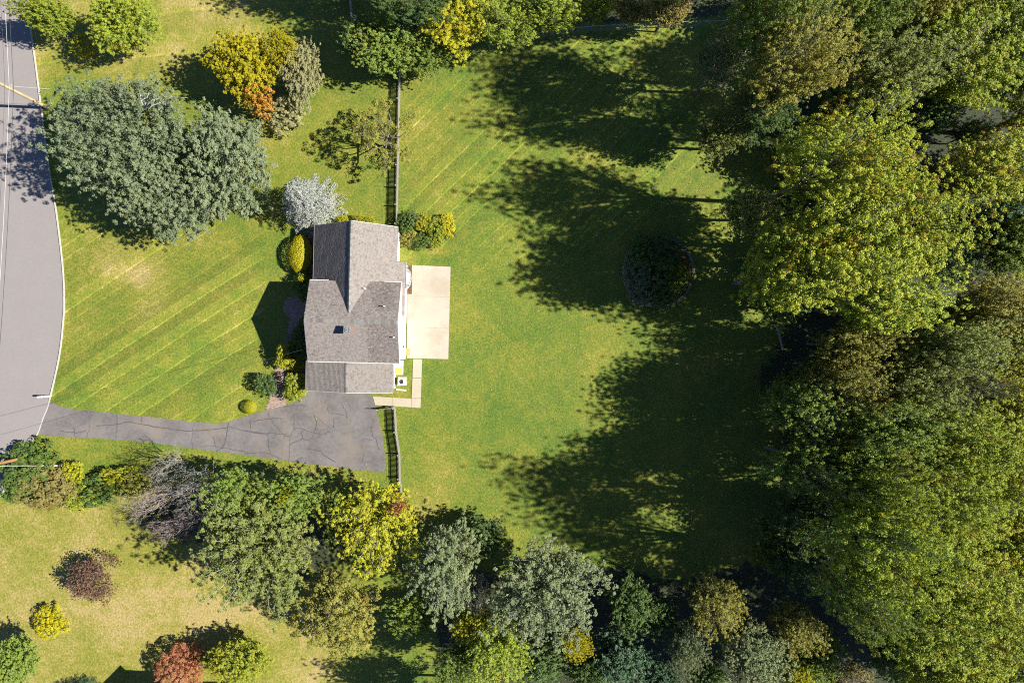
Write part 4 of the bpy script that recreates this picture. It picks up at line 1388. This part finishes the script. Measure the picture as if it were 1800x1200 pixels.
def T(kind, pal, px, py, rx, ry, hgt, label, cat="tree", group=None, zc=None, **kw):
    """px,py,rx,ry: crown as the photograph shows it, measured at about 60% of its height"""
    if kind.startswith(('oak', 'airy')): rx, ry = rx * 1.1, ry * 1.1
    z = hgt * (.6 if cat == "tree" else .5) if zc is None else zc
    p = W(px, py, z); k = (1 - z / H) / S
    return plant(kind, pal, p.x, p.y, rx * k, ry * k, hgt, label, cat, group, **kw)


WG = "tall trees of the wood on the right"
# ---- woods on the right: tall crowns
woods = [
    ('oakD', 'gray_green', 1262, 112, 52, 50, 13, "small grey-green tree at the wood's upper left corner beside the shaded lawn"),
    ('oakA', 'oak_green', 1350, 40, 84, 76, 24, "mid green tree at the wood's top left, above the yellow-olive crown"),
    ('oakB', 'olive', 1395, 122, 98, 70, 25, "yellow-olive tree with a pale forked limb near the wood's top left"),
    ('oakC', 'oak_green', 1500, 42, 78, 62, 18, "olive green tree at the top edge of the wood, left of centre"),
    ('oakA', 'sage', 1555, 140, 88, 70, 19, "dim grey-green tree between the yellow-olive crown and the big green crown"),
    ('oakB', 'oak_lime', 1690, 110, 108, 96, 21, "broad fresh green tree with an orange tuft in the wood's upper right"),
    ('oakC', 'oak_green', 1790, 90, 85, 100, 20, "green tree cut by the right edge near the top corner"),
    ('oakD', 'oak_gold', 1745, 0, 90, 45, 19, "yellow-green tree at the top right corner of the wood"),
    ('oakD', 'olive', 1610, 15, 70, 48, 18, "olive tree at the top edge right of centre of the wood"),
    ('airyC', 'sage', 1262, 232, 50, 44, 10, "low grey-green tree bordering the shaded lawn below the corner tree"),
    ('oakD', 'oak_deep', 1335, 200, 58, 52, 15, "dark green tree tucked under the yellow-olive crown"),
    ('oakB', 'oak_gold', 1470, 288, 124, 80, 27, "bright yellow-green tree, upper part of the wood's largest bright mass"),
    ('oakC', 'oak_gold', 1372, 478, 88, 92, 21, "bright yellow-green tree reaching furthest over the lawn beside the round bed"),
    ('oakA', 'oak_gold', 1462, 438, 108, 104, 24, "largest yellow-green tree, beside the round bed at the wood's lawn edge"),
    ('oakC', 'oak_gold', 1565, 405, 105, 118, 23, "bright yellow-green tree on the right flank of the largest bright mass"),
    ('oakD', 'oak_lime', 1540, 535, 100, 62, 20, "lime green tree at the bottom of the largest bright mass"),
    ('airyC', 'sage', 1315, 368, 52, 46, 10, "low grey-green tree poking left under the largest yellow-green tree"),
    ('oakD', 'oak_gold', 1735, 300, 92, 72, 19, "yellow-tipped green tree against the right edge below the big fresh green crown"),
    ('oakD', 'oak_green', 1765, 430, 70, 62, 17, "mid green tree against the right edge under the dark pine"),
    ('oakD', 'oak_deep', 1660, 455, 55, 62, 14, "dark green tree squeezed right of the largest bright mass"),
    ('oakC', 'olive', 1745, 540, 85, 62, 18, "dull olive tree near the right edge halfway down"),
    ('airyB', 'sage', 1665, 615, 92, 62, 21, "pale sage green tree halfway down the wood, left of the golden spiky tree"),
    ('airyA', 'gold_green', 1765, 640, 66, 62, 17, "golden spiky tree at the right edge halfway down the wood"),
    ('airyC', 'olive', 1500, 605, 76, 44, 16, "low yellowish brown tree right below the largest bright mass"),
    ('airyB', 'olive', 1470, 672, 66, 54, 17, "sparse tree with yellow sprigs at the wood's lawn edge halfway down"),
    ('airyA', 'sage', 1600, 690, 88, 68, 19, "grey-green tree in the wood's middle beside a pale fallen limb"),
    ('airyB', 'oak_green', 1405, 712, 68, 60, 16, "dim green tree at the lawn edge below the sparse yellow-sprigged tree"),
    ('oakB', 'oak_green', 1555, 762, 92, 70, 21, "mid green tree in the wood's middle, below the grey-green one"),
    ('oakC', 'oak_lime', 1665, 775, 92, 78, 23, "lime green tree in the lower middle of the wood"),
    ('airyC', 'gold', 1795, 735, 38, 50, 15, "small orange-yellow tree cut by the right edge below the golden spiky tree"),
    ('oakA', 'oak_gold', 1770, 830, 85, 80, 20, "yellow-green tree at the right edge in the lower wood"),
    ('airyA', 'oak_green', 1425, 818, 85, 62, 18, "broad dim green tree at the lawn edge in the lower wood"),
    ('airyB', 'oak_lime', 1530, 855, 85, 60, 23, "lime green tree behind the broad dim one at the lawn edge"),
    ('oakB', 'oak_lime', 1655, 885, 95, 70, 24, "lime green tree above the lower right yellow crowns"),
    ('airyC', 'oak_deep', 1418, 912, 66, 52, 12, "dark green tree at the lawn edge beneath the broad dim green tree"),
    ('oakA', 'oak_lime', 1535, 950, 104, 88, 28, "large lime green tree overhanging the dark gap at the lower wood's edge"),
    ('oakC', 'oak_gold', 1672, 985, 108, 86, 21, "bright yellow-green tree in the lower right of the wood"),
    ('oakD', 'oak_gold', 1782, 965, 80, 80, 20, "yellow-green tree cut by the right edge in the lower wood"),
    ('oakB', 'oak_green', 1500, 1040, 74, 66, 25, "mid green tree with an orange spot at the lower wood's left side"),
    ('oakC', 'oak_lime', 1612, 1080, 104, 88, 20, "lime green tree in the lower right, below the bright yellow-green one"),
    ('oakA', 'oak_gold', 1722, 1092, 84, 74, 20, "yellow-green tree near the lower right corner"),
    ('oakD', 'olive', 1790, 1160, 66, 66, 15, "dull olive tree in the bottom right corner"),
    ('oakD', 'oak_gold', 1650, 1178, 92, 58, 18, "yellow-green tree at the bottom edge near the right corner"),
    ('airyC', 'oak_deep', 1402, 985, 52, 46, 10, "small dark tree at the edge of the black gap in the lower wood"),
    ('under', 'oak_deep', 1640, 212, 62, 34, 9, "dark low tree in the gap above the right end of the largest bright mass"),
    ('underB', 'oak_deep', 1712, 232, 52, 26, 8, "dark low tree in the gap under the broad fresh green crown"),
    ('under', 'oak_deep', 1600, 622, 40, 34, 9, "dark low tree under the lime green tree below the bright mass"),
    ('underB', 'oak_deep', 1040, 1182, 60, 40, 7, "dark low tree at the bottom edge right of the wide grey-green crown"),
    ('under', 'spruce', 1160, 1190, 48, 32, 7, "very dark low tree at bottom edge under the slim pale tree"),
    ('under', 'oak_deep', 1245, 1185, 44, 36, 7, "dark low tree at the bottom edge left of the round pale tree"),
    ('underB', 'oak_deep', 1155, 1085, 48, 40, 7, "dark low tree left of the slim pale grey-green tree"),
    # strip of trees along the bottom
    ('airyA', 'olive', 1262, 1065, 56, 62, 11, "olive tree with a ragged top at the bottom of the shaded lawn"),
    ('airyC', 'gray_green', 1205, 1130, 36, 46, 11, "slim pale grey-green tree near the bottom edge right of centre"),
    ('roundB', 'gray_green', 1322, 1148, 66, 72, 12, "round pale grey-green tree at the bottom edge below the ragged olive tree"),
    ('airyC', 'olive', 1400, 1098, 52, 46, 10, "yellowish olive tree right of the round pale grey-green one"),
    ('underB', 'gold_green', 1398, 1188, 40, 32, 9, "small yellow tree at the bottom edge below the yellowish olive tree"),
    ('under', 'oak_deep', 1110, 1065, 58, 52, 8, "dark green tree with yellow sprigs right of the wide grey-green crown"),
    ('underB', 'spruce', 1095, 1160, 66, 60, 8, "very dark green tree at the bottom edge left of the slim pale tree"),
]
for kind, pal, px, py, rx, ry, hg, lb in woods:
    if px > 1630: hg *= .88
    T(kind, pal, px, py, rx, ry, hg, lb, "tree", WG, name="broadleaf_tree")
T('pine', 'spruce', 1735, 382, 92, 40, 15, "dark pine with level boughs near the right edge, under the yellow-tipped tree", "tree", WG, name="pine_tree")
T('bareA', 'olive', 1500, 1190, 42, 34, 9, "bare grey twiggy tree at the bottom edge of the wood", "tree", name="bare_tree")

T('bareA', 'olive', 1722, 676, 54, 30, 19.5, "dead grey tree with spreading limbs beside the golden spiky tree", "tree", name="bare_tree")
snag = MB(); a_, b_ = W(1376, 614, 0), W(1357, 556, 5.5)
snag.tube([a_, a_.lerp(b_, .5) + Vector((.1, 0, .2)), b_], [.13, .1, .05], 7)
for k in range(5):
    q_ = a_.lerp(b_, .35 + k * .13); snag.tube([q_, q_ + Vector((.5 * (-1) ** k, .35, .5))], [.035, .012], 4)
props(snag.build("dead_trunk", bark_pale), "thin pale dead trunk leaning at the wood's lawn edge below the largest crown", "dead tree")

# understory trees filling the wood's gaps
UG = "low dark trees under the wood's tall crowns"
ur = random.Random(4)
words = ("", "second ", "third ", "fourth ", "fifth ", "sixth ", "seventh ", "eighth ")
seen = {}
PAL = {'oak_deep': 'dark green', 'oak_green': 'mid green', 'brown_olive': 'brownish'}
for gx in range(8):
    for gy in range(11):
        px = 1345 + gx * 68 + ur.uniform(-22, 22) ; py = -40 + gy * 118 + ur.uniform(-35, 35)
        if px < 1370 and ur.random() < .4: continue
        if 1330 < px < 1440 and 985 < py < 1120: continue
        p = W(px, py, 0)
        if p.x > 52: continue
        r_ = ur.uniform(2.4, 3.6); pal = ur.choice(('oak_deep', 'oak_deep', 'oak_green', 'brown_olive'))
        z = 4.0
        ix, iy = 900 + p.x * S / (1 - z / H), 600 - p.y * S / (1 - z / H)
        near = min(woods, key=lambda w: (w[2] - ix) ** 2 + (w[3] - iy) ** 2)
        side = ("left of" if ix < near[2] else "right of") if abs(ix - near[2]) > abs(iy - near[3]) else ("above" if iy < near[3] else "below")
        nm_ = near[7].split(",")[0].split(" ")[:7]
        while nm_[-1] in ("the", "of", "with", "at", "a", "in", "an", "and", "below", "beside"): nm_ = nm_[:-1]
        lb = "low " + PAL[pal] + " tree just " + side + " the " + " ".join(nm_)
        seen[lb] = seen.get(lb, 0) + 1
        if seen[lb] > 1: lb = words[seen[lb] - 1] + lb
        plant(ur.choice(('under', 'underB')), pal, p.x, p.y, r_, r_ * ur.uniform(.9, 1.1), ur.uniform(5, 9),
              lb, "tree", UG, name="understory_tree")
# crowns just past the right-hand edge, whose shade and limbs reach into view
for k, (wx, wy) in enumerate(((47, 33), (50, 22), (48, 10), (51, 0), (47, -9), (50, -19), (48, -29))):
    plant(('oakA', 'oakB', 'oakC')[k % 3], ('oak_green', 'oak_gold', 'oak_lime')[k % 3], wx, wy, 5.6, 5.6, 15, ("topmost", "second from top", "third from top", "middle", "third from bottom", "second from bottom", "bottom")[k] + " green tree in the row past the wood's right-hand edge", "tree", "trees past the right-hand edge", name="broadleaf_tree")

# ---- trees along the top
top = [
    ('round', 'oak_lime', 75, 22, 58, 34, 8, "spreading green tree hanging over the road at the top left corner"),
    ('mapleB', 'oak_lime', 210, 35, 66, 58, 8.5, "round green tree on the upper lawn right of the corner tree"),
    ('roundB', 'oak_green', 680, 78, 72, 54, 8, "green tree at the top where the picket fence bends"),
    ('round', 'oak_deep', 640, 70, 46, 52, 7, "small dark tree left of the fence-bend tree"),
    ('round', 'oak_green', 742, 92, 52, 42, 7, "small green tree right of the fence-bend tree"),
    ('oakD', 'gold_green', 805, 45, 66, 58, 9, "yellow-tinged green tree in the middle of the top tree line"),
    ('airyA', 'oak_lime', 880, 38, 66, 52, 10, "lime green tree with pale limbs right of the yellow-tinged one"),
    ('airyB', 'oak_lime', 968, 18, 68, 40, 10, "lime green tree with a bare pale limb overhanging the chain link fence"),
    ('airyC', 'oak_gold', 1050, 8, 40, 24, 9, "small yellow-green tree at the top edge with bare hanging twigs"),
    ('oakD', 'oak_deep', 720, 18, 80, 40, 12, "dark green tree at the top edge behind the fence-bend tree"),
    ('under', 'brown_olive', 1170, 18, 58, 32, 8, "dim reddish brown tree at the top edge left of the wood"),
    ('underB', 'brown_olive', 1110, 14, 42, 26, 7, "small dim brown tree at the top edge beyond the chain link fence"),
    ('oakD', 'oak_green', 700, -55, 80, 50, 13, "tall green tree just beyond the top edge shading the fence"),
    ('oakD', 'oak_green', 580, -75, 80, 55, 12, "tall green tree beyond the top edge shading the upper lawn"),
    ('oakB', 'oak_lime', 840, -60, 90, 60, 15, "tall lime green tree just beyond the top edge"),
    ('oakA', 'oak_green', 1240, -60, 100, 70, 19, "tall green tree beyond the top edge left of the wood"),
    ('oakC', 'oak_green', 1090, -70, 100, 70, 16, "tall green tree beyond the top edge behind the brown trees"),
]
for kind, pal, px, py, rx, ry, hg, lb in top:
    T(kind, pal, px, py, rx, ry, hg, lb, "tree", "trees along the top of the lawns", name="broadleaf_tree")

# ---- specimen trees on the lawns
T('mapleA', 'blue_green', 212, 240, 124, 136, 12.5, "huge dense blue-green tree spreading beside the road", name="broadleaf_tree")
def limb(root, base, tips, name):
    m = MB(); rr = random.Random(2)
    for t_ in tips:
        a, e = Vector(base), Vector(t_); mid = a.lerp(e, .5) + Vector((rr.uniform(-.2, .2), rr.uniform(-.2, .2), .25))
        m.tube([a, mid, e], [.07, .05, .02], 5)
        for q in range(4):
            s0 = mid.lerp(e, q / 4); m.tube([s0, s0 + Vector((rr.uniform(-.6, .6), rr.uniform(-.6, .6), rr.uniform(0, .4)))], [.03, .01], 4)
    o = m.build(name, bark_pale, root)
    o["kind"] = "stuff"
    o.matrix_parent_inverse = (Matrix.Translation(root.location) @ root.rotation_euler.to_matrix().to_4x4() @ Matrix.Diagonal((*root.scale, 1))).inverted()


big_tree = bpy.data.objects["broadleaf_tree"] if False else COL.objects[-1].parent
limb(big_tree, W(253, 190, 9.6), [W(262, 163, 10.3), W(285, 172, 10.4), W(290, 178, 10.3), W(248, 168, 10.2)], "dead_limb")
T('mapleB', 'blue_green', 388, 284, 84, 116, 10.5, "dense blue-green tree joined to the right of the huge one", name="broadleaf_tree")
T('mapleB', 'blue_green', 288, 342, 88, 84, 10, "lower blue-green crown filling the gap between the two dense trees", name="broadleaf_tree")
T('round', 'gold', 425, 110, 64, 70, 8.5, "bright yellow and green tree on the upper lawn", name="broadleaf_tree")
T('roundB', 'gold', 496, 85, 32, 32, 7.5, "small pure yellow tree touching the bright yellow and green one", name="broadleaf_tree")
T('round', 'pale_olive', 528, 125, 38, 66, 5.5, "pale olive-grey tree right of the yellow trees", name="broadleaf_tree")
T('shrubB', 'orange', 462, 180, 27, 28, 5.6, "orange shrub at the foot of the yellow tree", "shrub")
T('shrubA', 'pale_olive', 505, 203, 38, 32, 2.6, "pale olive shrub right of the orange shrub", "shrub")
T('shrubA', 'olive', 470, 222, 26, 14, 1.6, "low dark olive shrub below the orange shrub", "shrub")
T('shrubB', 'gold_green', 148, 82, 26, 22, 2.4, "low yellow-brown shrub in shade below the top left trees", "shrub")
T('spruce', 'silver', 545, 357, 60, 56, 9.5, "silver-blue spruce touching the house's north-west roof corner", name="spruce_tree", zc=2.6)
T("sparse", "olive", 678, 240, 66, 62, 6.5, "thin see-through tree straddling the picket fence north of the house", name="broadleaf_tree")

# ---- lower left row
T('shrubA', 'shrub_green', 50, 820, 51, 41, 2.2, "green roadside hedge shrub around the orange-brown pole", "shrub", "hedge shrubs along the neighbour's boundary")
T('shrubB', 'shrub_green', 28, 852, 26, 31, 1.8, "small green hedge shrub at the kerb below the pole", "shrub", "hedge shrubs along the neighbour's boundary")
T('shrubB', 'brown_olive', 75, 852, 53, 41, 2.2, "brown-green hedge shrub below the guy wire", "shrub", "hedge shrubs along the neighbour's boundary")
T('shrubB', 'brown_olive', 112, 858, 36, 36, 2.0, "brown hedge shrub with a yellow edge right of the guy wire", "shrub", "hedge shrubs along the neighbour's boundary")
T('shrubC', 'gold_green', 130, 838, 19, 26, 1.8, "narrow yellow-orange hedge shrub at the guy anchor", "shrub", "hedge shrubs along the neighbour's boundary")
T('shrubA', 'shrub_lime', 150, 868, 39, 29, 1.9, "yellowish green hedge shrub left of the dark one", "shrub", "hedge shrubs along the neighbour's boundary")
T('shrubA', 'shrub_green', 180, 862, 39, 29, 2.2, "dark green hedge shrub with a white spot of bloom", "shrub", "hedge shrubs along the neighbour's boundary")
T('shrubC', 'gold_green', 212, 845, 41, 24, 2.0, "golden hedge shrub right of the dark green one", "shrub", "hedge shrubs along the neighbour's boundary")
T('shrubB', 'olive', 240, 852, 36, 26, 2.2, "olive shrub beneath the pale bare tree", "shrub", "hedge shrubs along the neighbour's boundary")
T('bareA', 'olive', 290, 826, 40, 44, 8, "small pale bare tree reaching over the driveway's grass verge", name="bare_tree")
T('bareA', 'olive', 348, 852, 56, 50, 10.5, "pale bare tree with dense twigs right of the small bare one", name="bare_tree")
T('bareB', 'olive', 282, 878, 66, 50, 10, "brown bare tree with scattered yellow leaves in the boundary row", name="bare_tree")
T('bareB', 'purple', 325, 925, 66, 46, 8, "dark bare tree standing in the shade of the large green tree", name="bare_tree")
T('airyB', 'oak_green', 412, 862, 58, 50, 10, "green tree behind the bare trees at the driveway's lower side", name="broadleaf_tree")
T('airyA', 'sage', 450, 962, 114, 106, 13, "largest green tree of the lower left row with pale twigs showing", name="broadleaf_tree")
T('airyC', 'oak_green', 515, 868, 66, 48, 9, "green tree below the driveway's wide end", name="broadleaf_tree")
T('shrubC', 'gold_green', 503, 866, 18, 16, 8.6, "small bright yellow-green sapling top among the driveway trees", "shrub", zc=7)
T('airyA', 'gold_green', 660, 920, 80, 88, 11, "yellow tree with red tufts at the end of the curving picket fence", name="broadleaf_tree")
T('roundB', 'oak_green', 600, 900, 42, 56, 8, "dim green tree between the largest green tree and the yellow tree", name="broadleaf_tree")
T('shrubB', 'red', 690, 900, 18, 14, 9.5, "red leafy sapling showing through the yellow tree's top", "shrub", zc=9)
T('sparse', 'olive', 595, 1085, 74, 84, 9, "open olive tree with fine leaves on the tan lawn's right side", name="broadleaf_tree")
T('airyC', 'olive', 597, 1080, 62, 70, 8, "second open olive crown inside the fine-leaved tree", name="broadleaf_tree")
T('airyB', 'gray_green', 782, 990, 66, 88, 12, "grey-green tree at the bottom of the sunny lawn, left of the wide grey-green one", name="broadleaf_tree")
T('airyA', 'gray_green', 955, 1040, 106, 100, 13, "wide grey-green tree in the middle of the bottom edge", name="broadleaf_tree")
T('under', 'oak_deep', 850, 945, 50, 42, 6, "dark green tree wedged between the two grey-green trees", name="broadleaf_tree")
T('bareA', 'olive', 845, 1040, 42, 50, 9, "dead pale grey tree between the two grey-green trees", name="bare_tree")
T('underB', 'oak_green', 725, 1085, 62, 40, 5, "low green tree at the foot of the left grey-green tree", name="broadleaf_tree")
T('airyC', 'gold_green', 830, 1095, 40, 36, 9, "small yellow tree below the dead pale tree", name="broadleaf_tree")
T('airyB', 'oak_lime', 870, 1140, 66, 62, 12, "yellow-green tree at the bottom edge below the wide grey-green tree", name="broadleaf_tree")
T('shrubB', 'orange', 870, 1180, 26, 22, 7, "orange-leaved sapling at the bottom edge under the yellow-green tree", "shrub", zc=6)
T('airyC', 'gold', 1010, 1128, 34, 24, 8, "bright yellow tree peeping out below the wide grey-green tree", name="broadleaf_tree")
T('airyC', 'oak_green', 800, 1170, 44, 40, 11, "mottled green tree at the bottom edge in the shaded grass", name="broadleaf_tree")
T('under', 'oak_deep', 950, 1165, 70, 42, 6, "dark green tree in the gap at the bottom edge below the wide grey-green tree", name="broadleaf_tree")

T('airyC', 'oak_green', 770, 1245, 80, 46, 11, "green tree just below the bottom edge shading the grass", name="broadleaf_tree")
T('twig', 'purple', 158, 1022, 44, 46, 3.4, "purple-brown twiggy shrub on the tan lawn", "shrub")
T('shrubC', 'hedge_gold', 92, 1091, 30, 28, 1.6, "round yellow-green shrub below the purple-brown one", "shrub")
T('round', 'oak_green', 20, 1165, 44, 58, 6, "green tree cut by the bottom left corner", name="broadleaf_tree")
T('spruce', 'spruce', 140, 1225, 34, 30, 4.5, "small dark spruce just entering the bottom edge", name="spruce_tree", zc=1.5)
T('bush', 'red', 318, 1170, 43, 42, 2.8, "red and orange rounded shrub at the bottom edge", "shrub")
T('round', 'shrub_lime', 420, 1165, 58, 52, 6, "bright green tree at the bottom edge right of the red shrub", name="broadleaf_tree")

# ---- planting round the house
HG = "shrubs planted round the house"
p = W(528, 446, 1.0)
plant('ball', 'hedge_gold', p.x, p.y, 1.2, 1.95, 2.1, "clipped golden dome shrub, half in the shade of the house front", "shrub", HG)
T('shrubA', 'shrub_green', 537, 502, 22, 26, 2.0, "dark green shrub at the front wall below the clipped golden dome", "shrub", HG)
T('shrubC', 'hedge_gold', 533, 488, 8, 9, 2.3, "tiny yellow shrub top catching sun above the dark front shrub", "shrub", HG, zc=1.9)
T('shrubA', 'shrub_green', 532, 585, 16, 16, 1.2, "low dark shrub beside the brick walk by the front door", "shrub", HG)
T('shrubA', 'shrub_green', 525, 612, 20, 22, 1.7, "dark green shrub in the house shade below the front door", "shrub", HG)
T('shrubC', 'gold_green', 498, 628, 12, 24, 2.6, "upright golden shrub at the bend of the brick walk", "shrub", HG)
T('shrubC', 'gold_green', 521, 642, 16, 12, 1.5, "low golden shrub between the upright one and the garage wall", "shrub", HG)
T('shrubC', 'shrub_lime', 519, 682, 21, 26, 2.4, "rounded bright green shrub at the garage's front corner", "shrub", HG)
T('shrubA', 'oak_deep', 466, 676, 18, 20, 2.0, "dark airy shrub left of the brick walk", "shrub", HG)
p = W(440, 715, .4)
plant('ball', 'gold_green', p.x, p.y, .72, .72, 1.0, "small round gold shrub at the driveway edge of the front lawn", "shrub", HG)
for k, (px, py, r_) in enumerate(((602, 383, 12), (632, 381, 13), (650, 384, 10))):
    T('shrubC', 'gold_green', px, py + 6, r_, 9, 1.0, ("low golden shrub nearest the spruce under the north gable", "low golden shrub in the middle of the north gable wall", "low golden shrub at the right of the north gable wall")[k], "shrub", HG)
for (kind, pal, px, py, rx, ry, hg, lb) in (
        ('shrubA', 'shrub_green', 716, 392, 18, 18, 1.6, "dark grey-green shrub nearest the house in the north-east bed"),
        ('shrubB', 'gray_green', 728, 386, 14, 12, 1.5, "grey-green shrub at the top of the north-east bed"),
        ('shrubA', 'olive', 719, 418, 16, 14, 1.2, "olive shrub at the lower left of the north-east bed"),
        ('shrubC', 'gold_green', 746, 392, 18, 16, 1.5, "golden green shrub in the middle of the north-east bed"),
        ('shrubA', 'shrub_green', 743, 424, 18, 14, 1.3, "dark green shrub at the bottom of the north-east bed"),
        ('shrubB', 'shrub_lime', 768, 402, 18, 20, 1.5, "lime green shrub right of centre in the north-east bed"),
        ('shrubC', 'hedge_gold', 786, 398, 14, 22, 1.2, "yellow rounded shrub at the right end of the north-east bed"),
        ('shrubA', 'shrub_lime', 768, 426, 15, 11, 1.1, "green shrub at the lower right of the north-east bed")):
    T(kind, pal, px, py, rx, ry, hg, lb, "shrub", HG)

BG = "shrubs in the round garden bed"
for (kind, pal, px, py, rx, ry, hg, lb) in (
        ('shrubA', 'shrub_green', 1130, 445, 34, 30, 1.8, "dark shrub at the upper left of the round bed"),
        ('shrubB', 'oak_deep', 1172, 440, 34, 28, 1.6, "dark shrub at the top of the round bed"),
        ('shrubA', 'gray_green', 1120, 478, 26, 24, 1.6, "grey-green shrub at the left of the round bed catching light"),
        ('shrubB', 'shrub_green', 1162, 478, 32, 30, 2.0, "tall dark shrub in the middle of the round bed"),
        ('shrubA', 'shrub_lime', 1196, 490, 22, 26, 1.6, "lime green shrub at the right of the round bed"),
        ('shrubB', 'gray_green', 1128, 515, 28, 24, 1.5, "grey-green shrub at the lower left of the round bed"),
        ('shrubA', 'shrub_green', 1168, 520, 30, 20, 1.3, "low dark shrub at the bottom of the round bed")):
    T(kind, pal, px, py, rx, ry, hg, lb, "shrub", BG)

# fallen leaves lying on the grass under the trees
rs_ = np.random.RandomState(3)
fp = []
for (px, py, sx, sy, n_) in ((1150, 700, 190, 330, 2600), (1000, 200, 170, 120, 700), (640, 300, 60, 120, 250), (230, 420, 120, 50, 300), (300, 1060, 200, 90, 500), (760, 900, 90, 60, 300), (600, 720, 80, 50, 60), (880, 500, 120, 200, 250)):
    fp.append(np.stack([rs_.normal(px, sx, n_), rs_.normal(py, sy, n_)], -1))
fp = np.concatenate(fp); fx = (fp[:, 0] - 900) / S; fy = (600 - fp[:, 1]) / S
okf = np.array([not inside(house_pad, a, b_) for a, b_ in zip(fx, fy)]) & (fx > -47)
fx, fy = fx[okf], fy[okf]
P = np.stack([fx, fy, rs_.uniform(.02, .06, len(fx))], -1)
N = unit(np.array([0, 0, 1.0]) + rs_.normal(size=P.shape) * .35)
lf = link("fallen_leaves", leaf_mesh("fallen_leaves", P, N, .11, rs_.uniform(size=len(fx)), rs_.uniform(size=len(fx)), rs_), None, M['fallen'])
props(lf, "tan and yellow leaves scattered over the lawns", "fallen leaves", kind="stuff")

# ------------------------------------------------------------------ neighbour's house, below the bottom edge
nb = empty("neighbour_house", W(303, 1262), 0, "neighbour's house below the bottom edge whose roof shades the tan lawn", "house")
m = MB(); m.box(-3.5, 3.5, -3.5, 3.5, 0, 4.9, .5, Matrix.Rotation(R(45), 4, 'Z')); m.build("wall", M['siding'], nb)
m = MB(); RZ = Matrix.Rotation(R(45), 4, 'Z')
vs = [RZ @ Vector(v) for v in ((-3.85, -3.85, 4.9), (3.85, -3.85, 4.9), (3.85, 3.85, 4.9), (-3.85, 3.85, 4.9), (0, 0, 6.2))]
m.add(vs, [(0, 1, 4), (1, 2, 4), (2, 3, 4), (3, 0, 4), (3, 2, 1, 0)]); m.build("roof", M['roof_nb'], nb)
m = MB(); m.box(3.3, 10.5, -4.5, 3.4, 0, 3.1); m.build("wing", M['siding'], nb)
m = MB(); m.add([(3.3, 3.8, 3.12), (10.8, 3.8, 3.12), (10.8, -4.7, 3.12), (3.3, -4.7, 3.12), (3.3, -.2, 4.9), (10.8, -.2, 4.9)],
                [(0, 1, 5, 4), (3, 4, 5, 2), (1, 2, 5), (0, 4, 3), (0, 3, 2, 1)]); m.build("wing_roof", M['roof_nb'], nb)
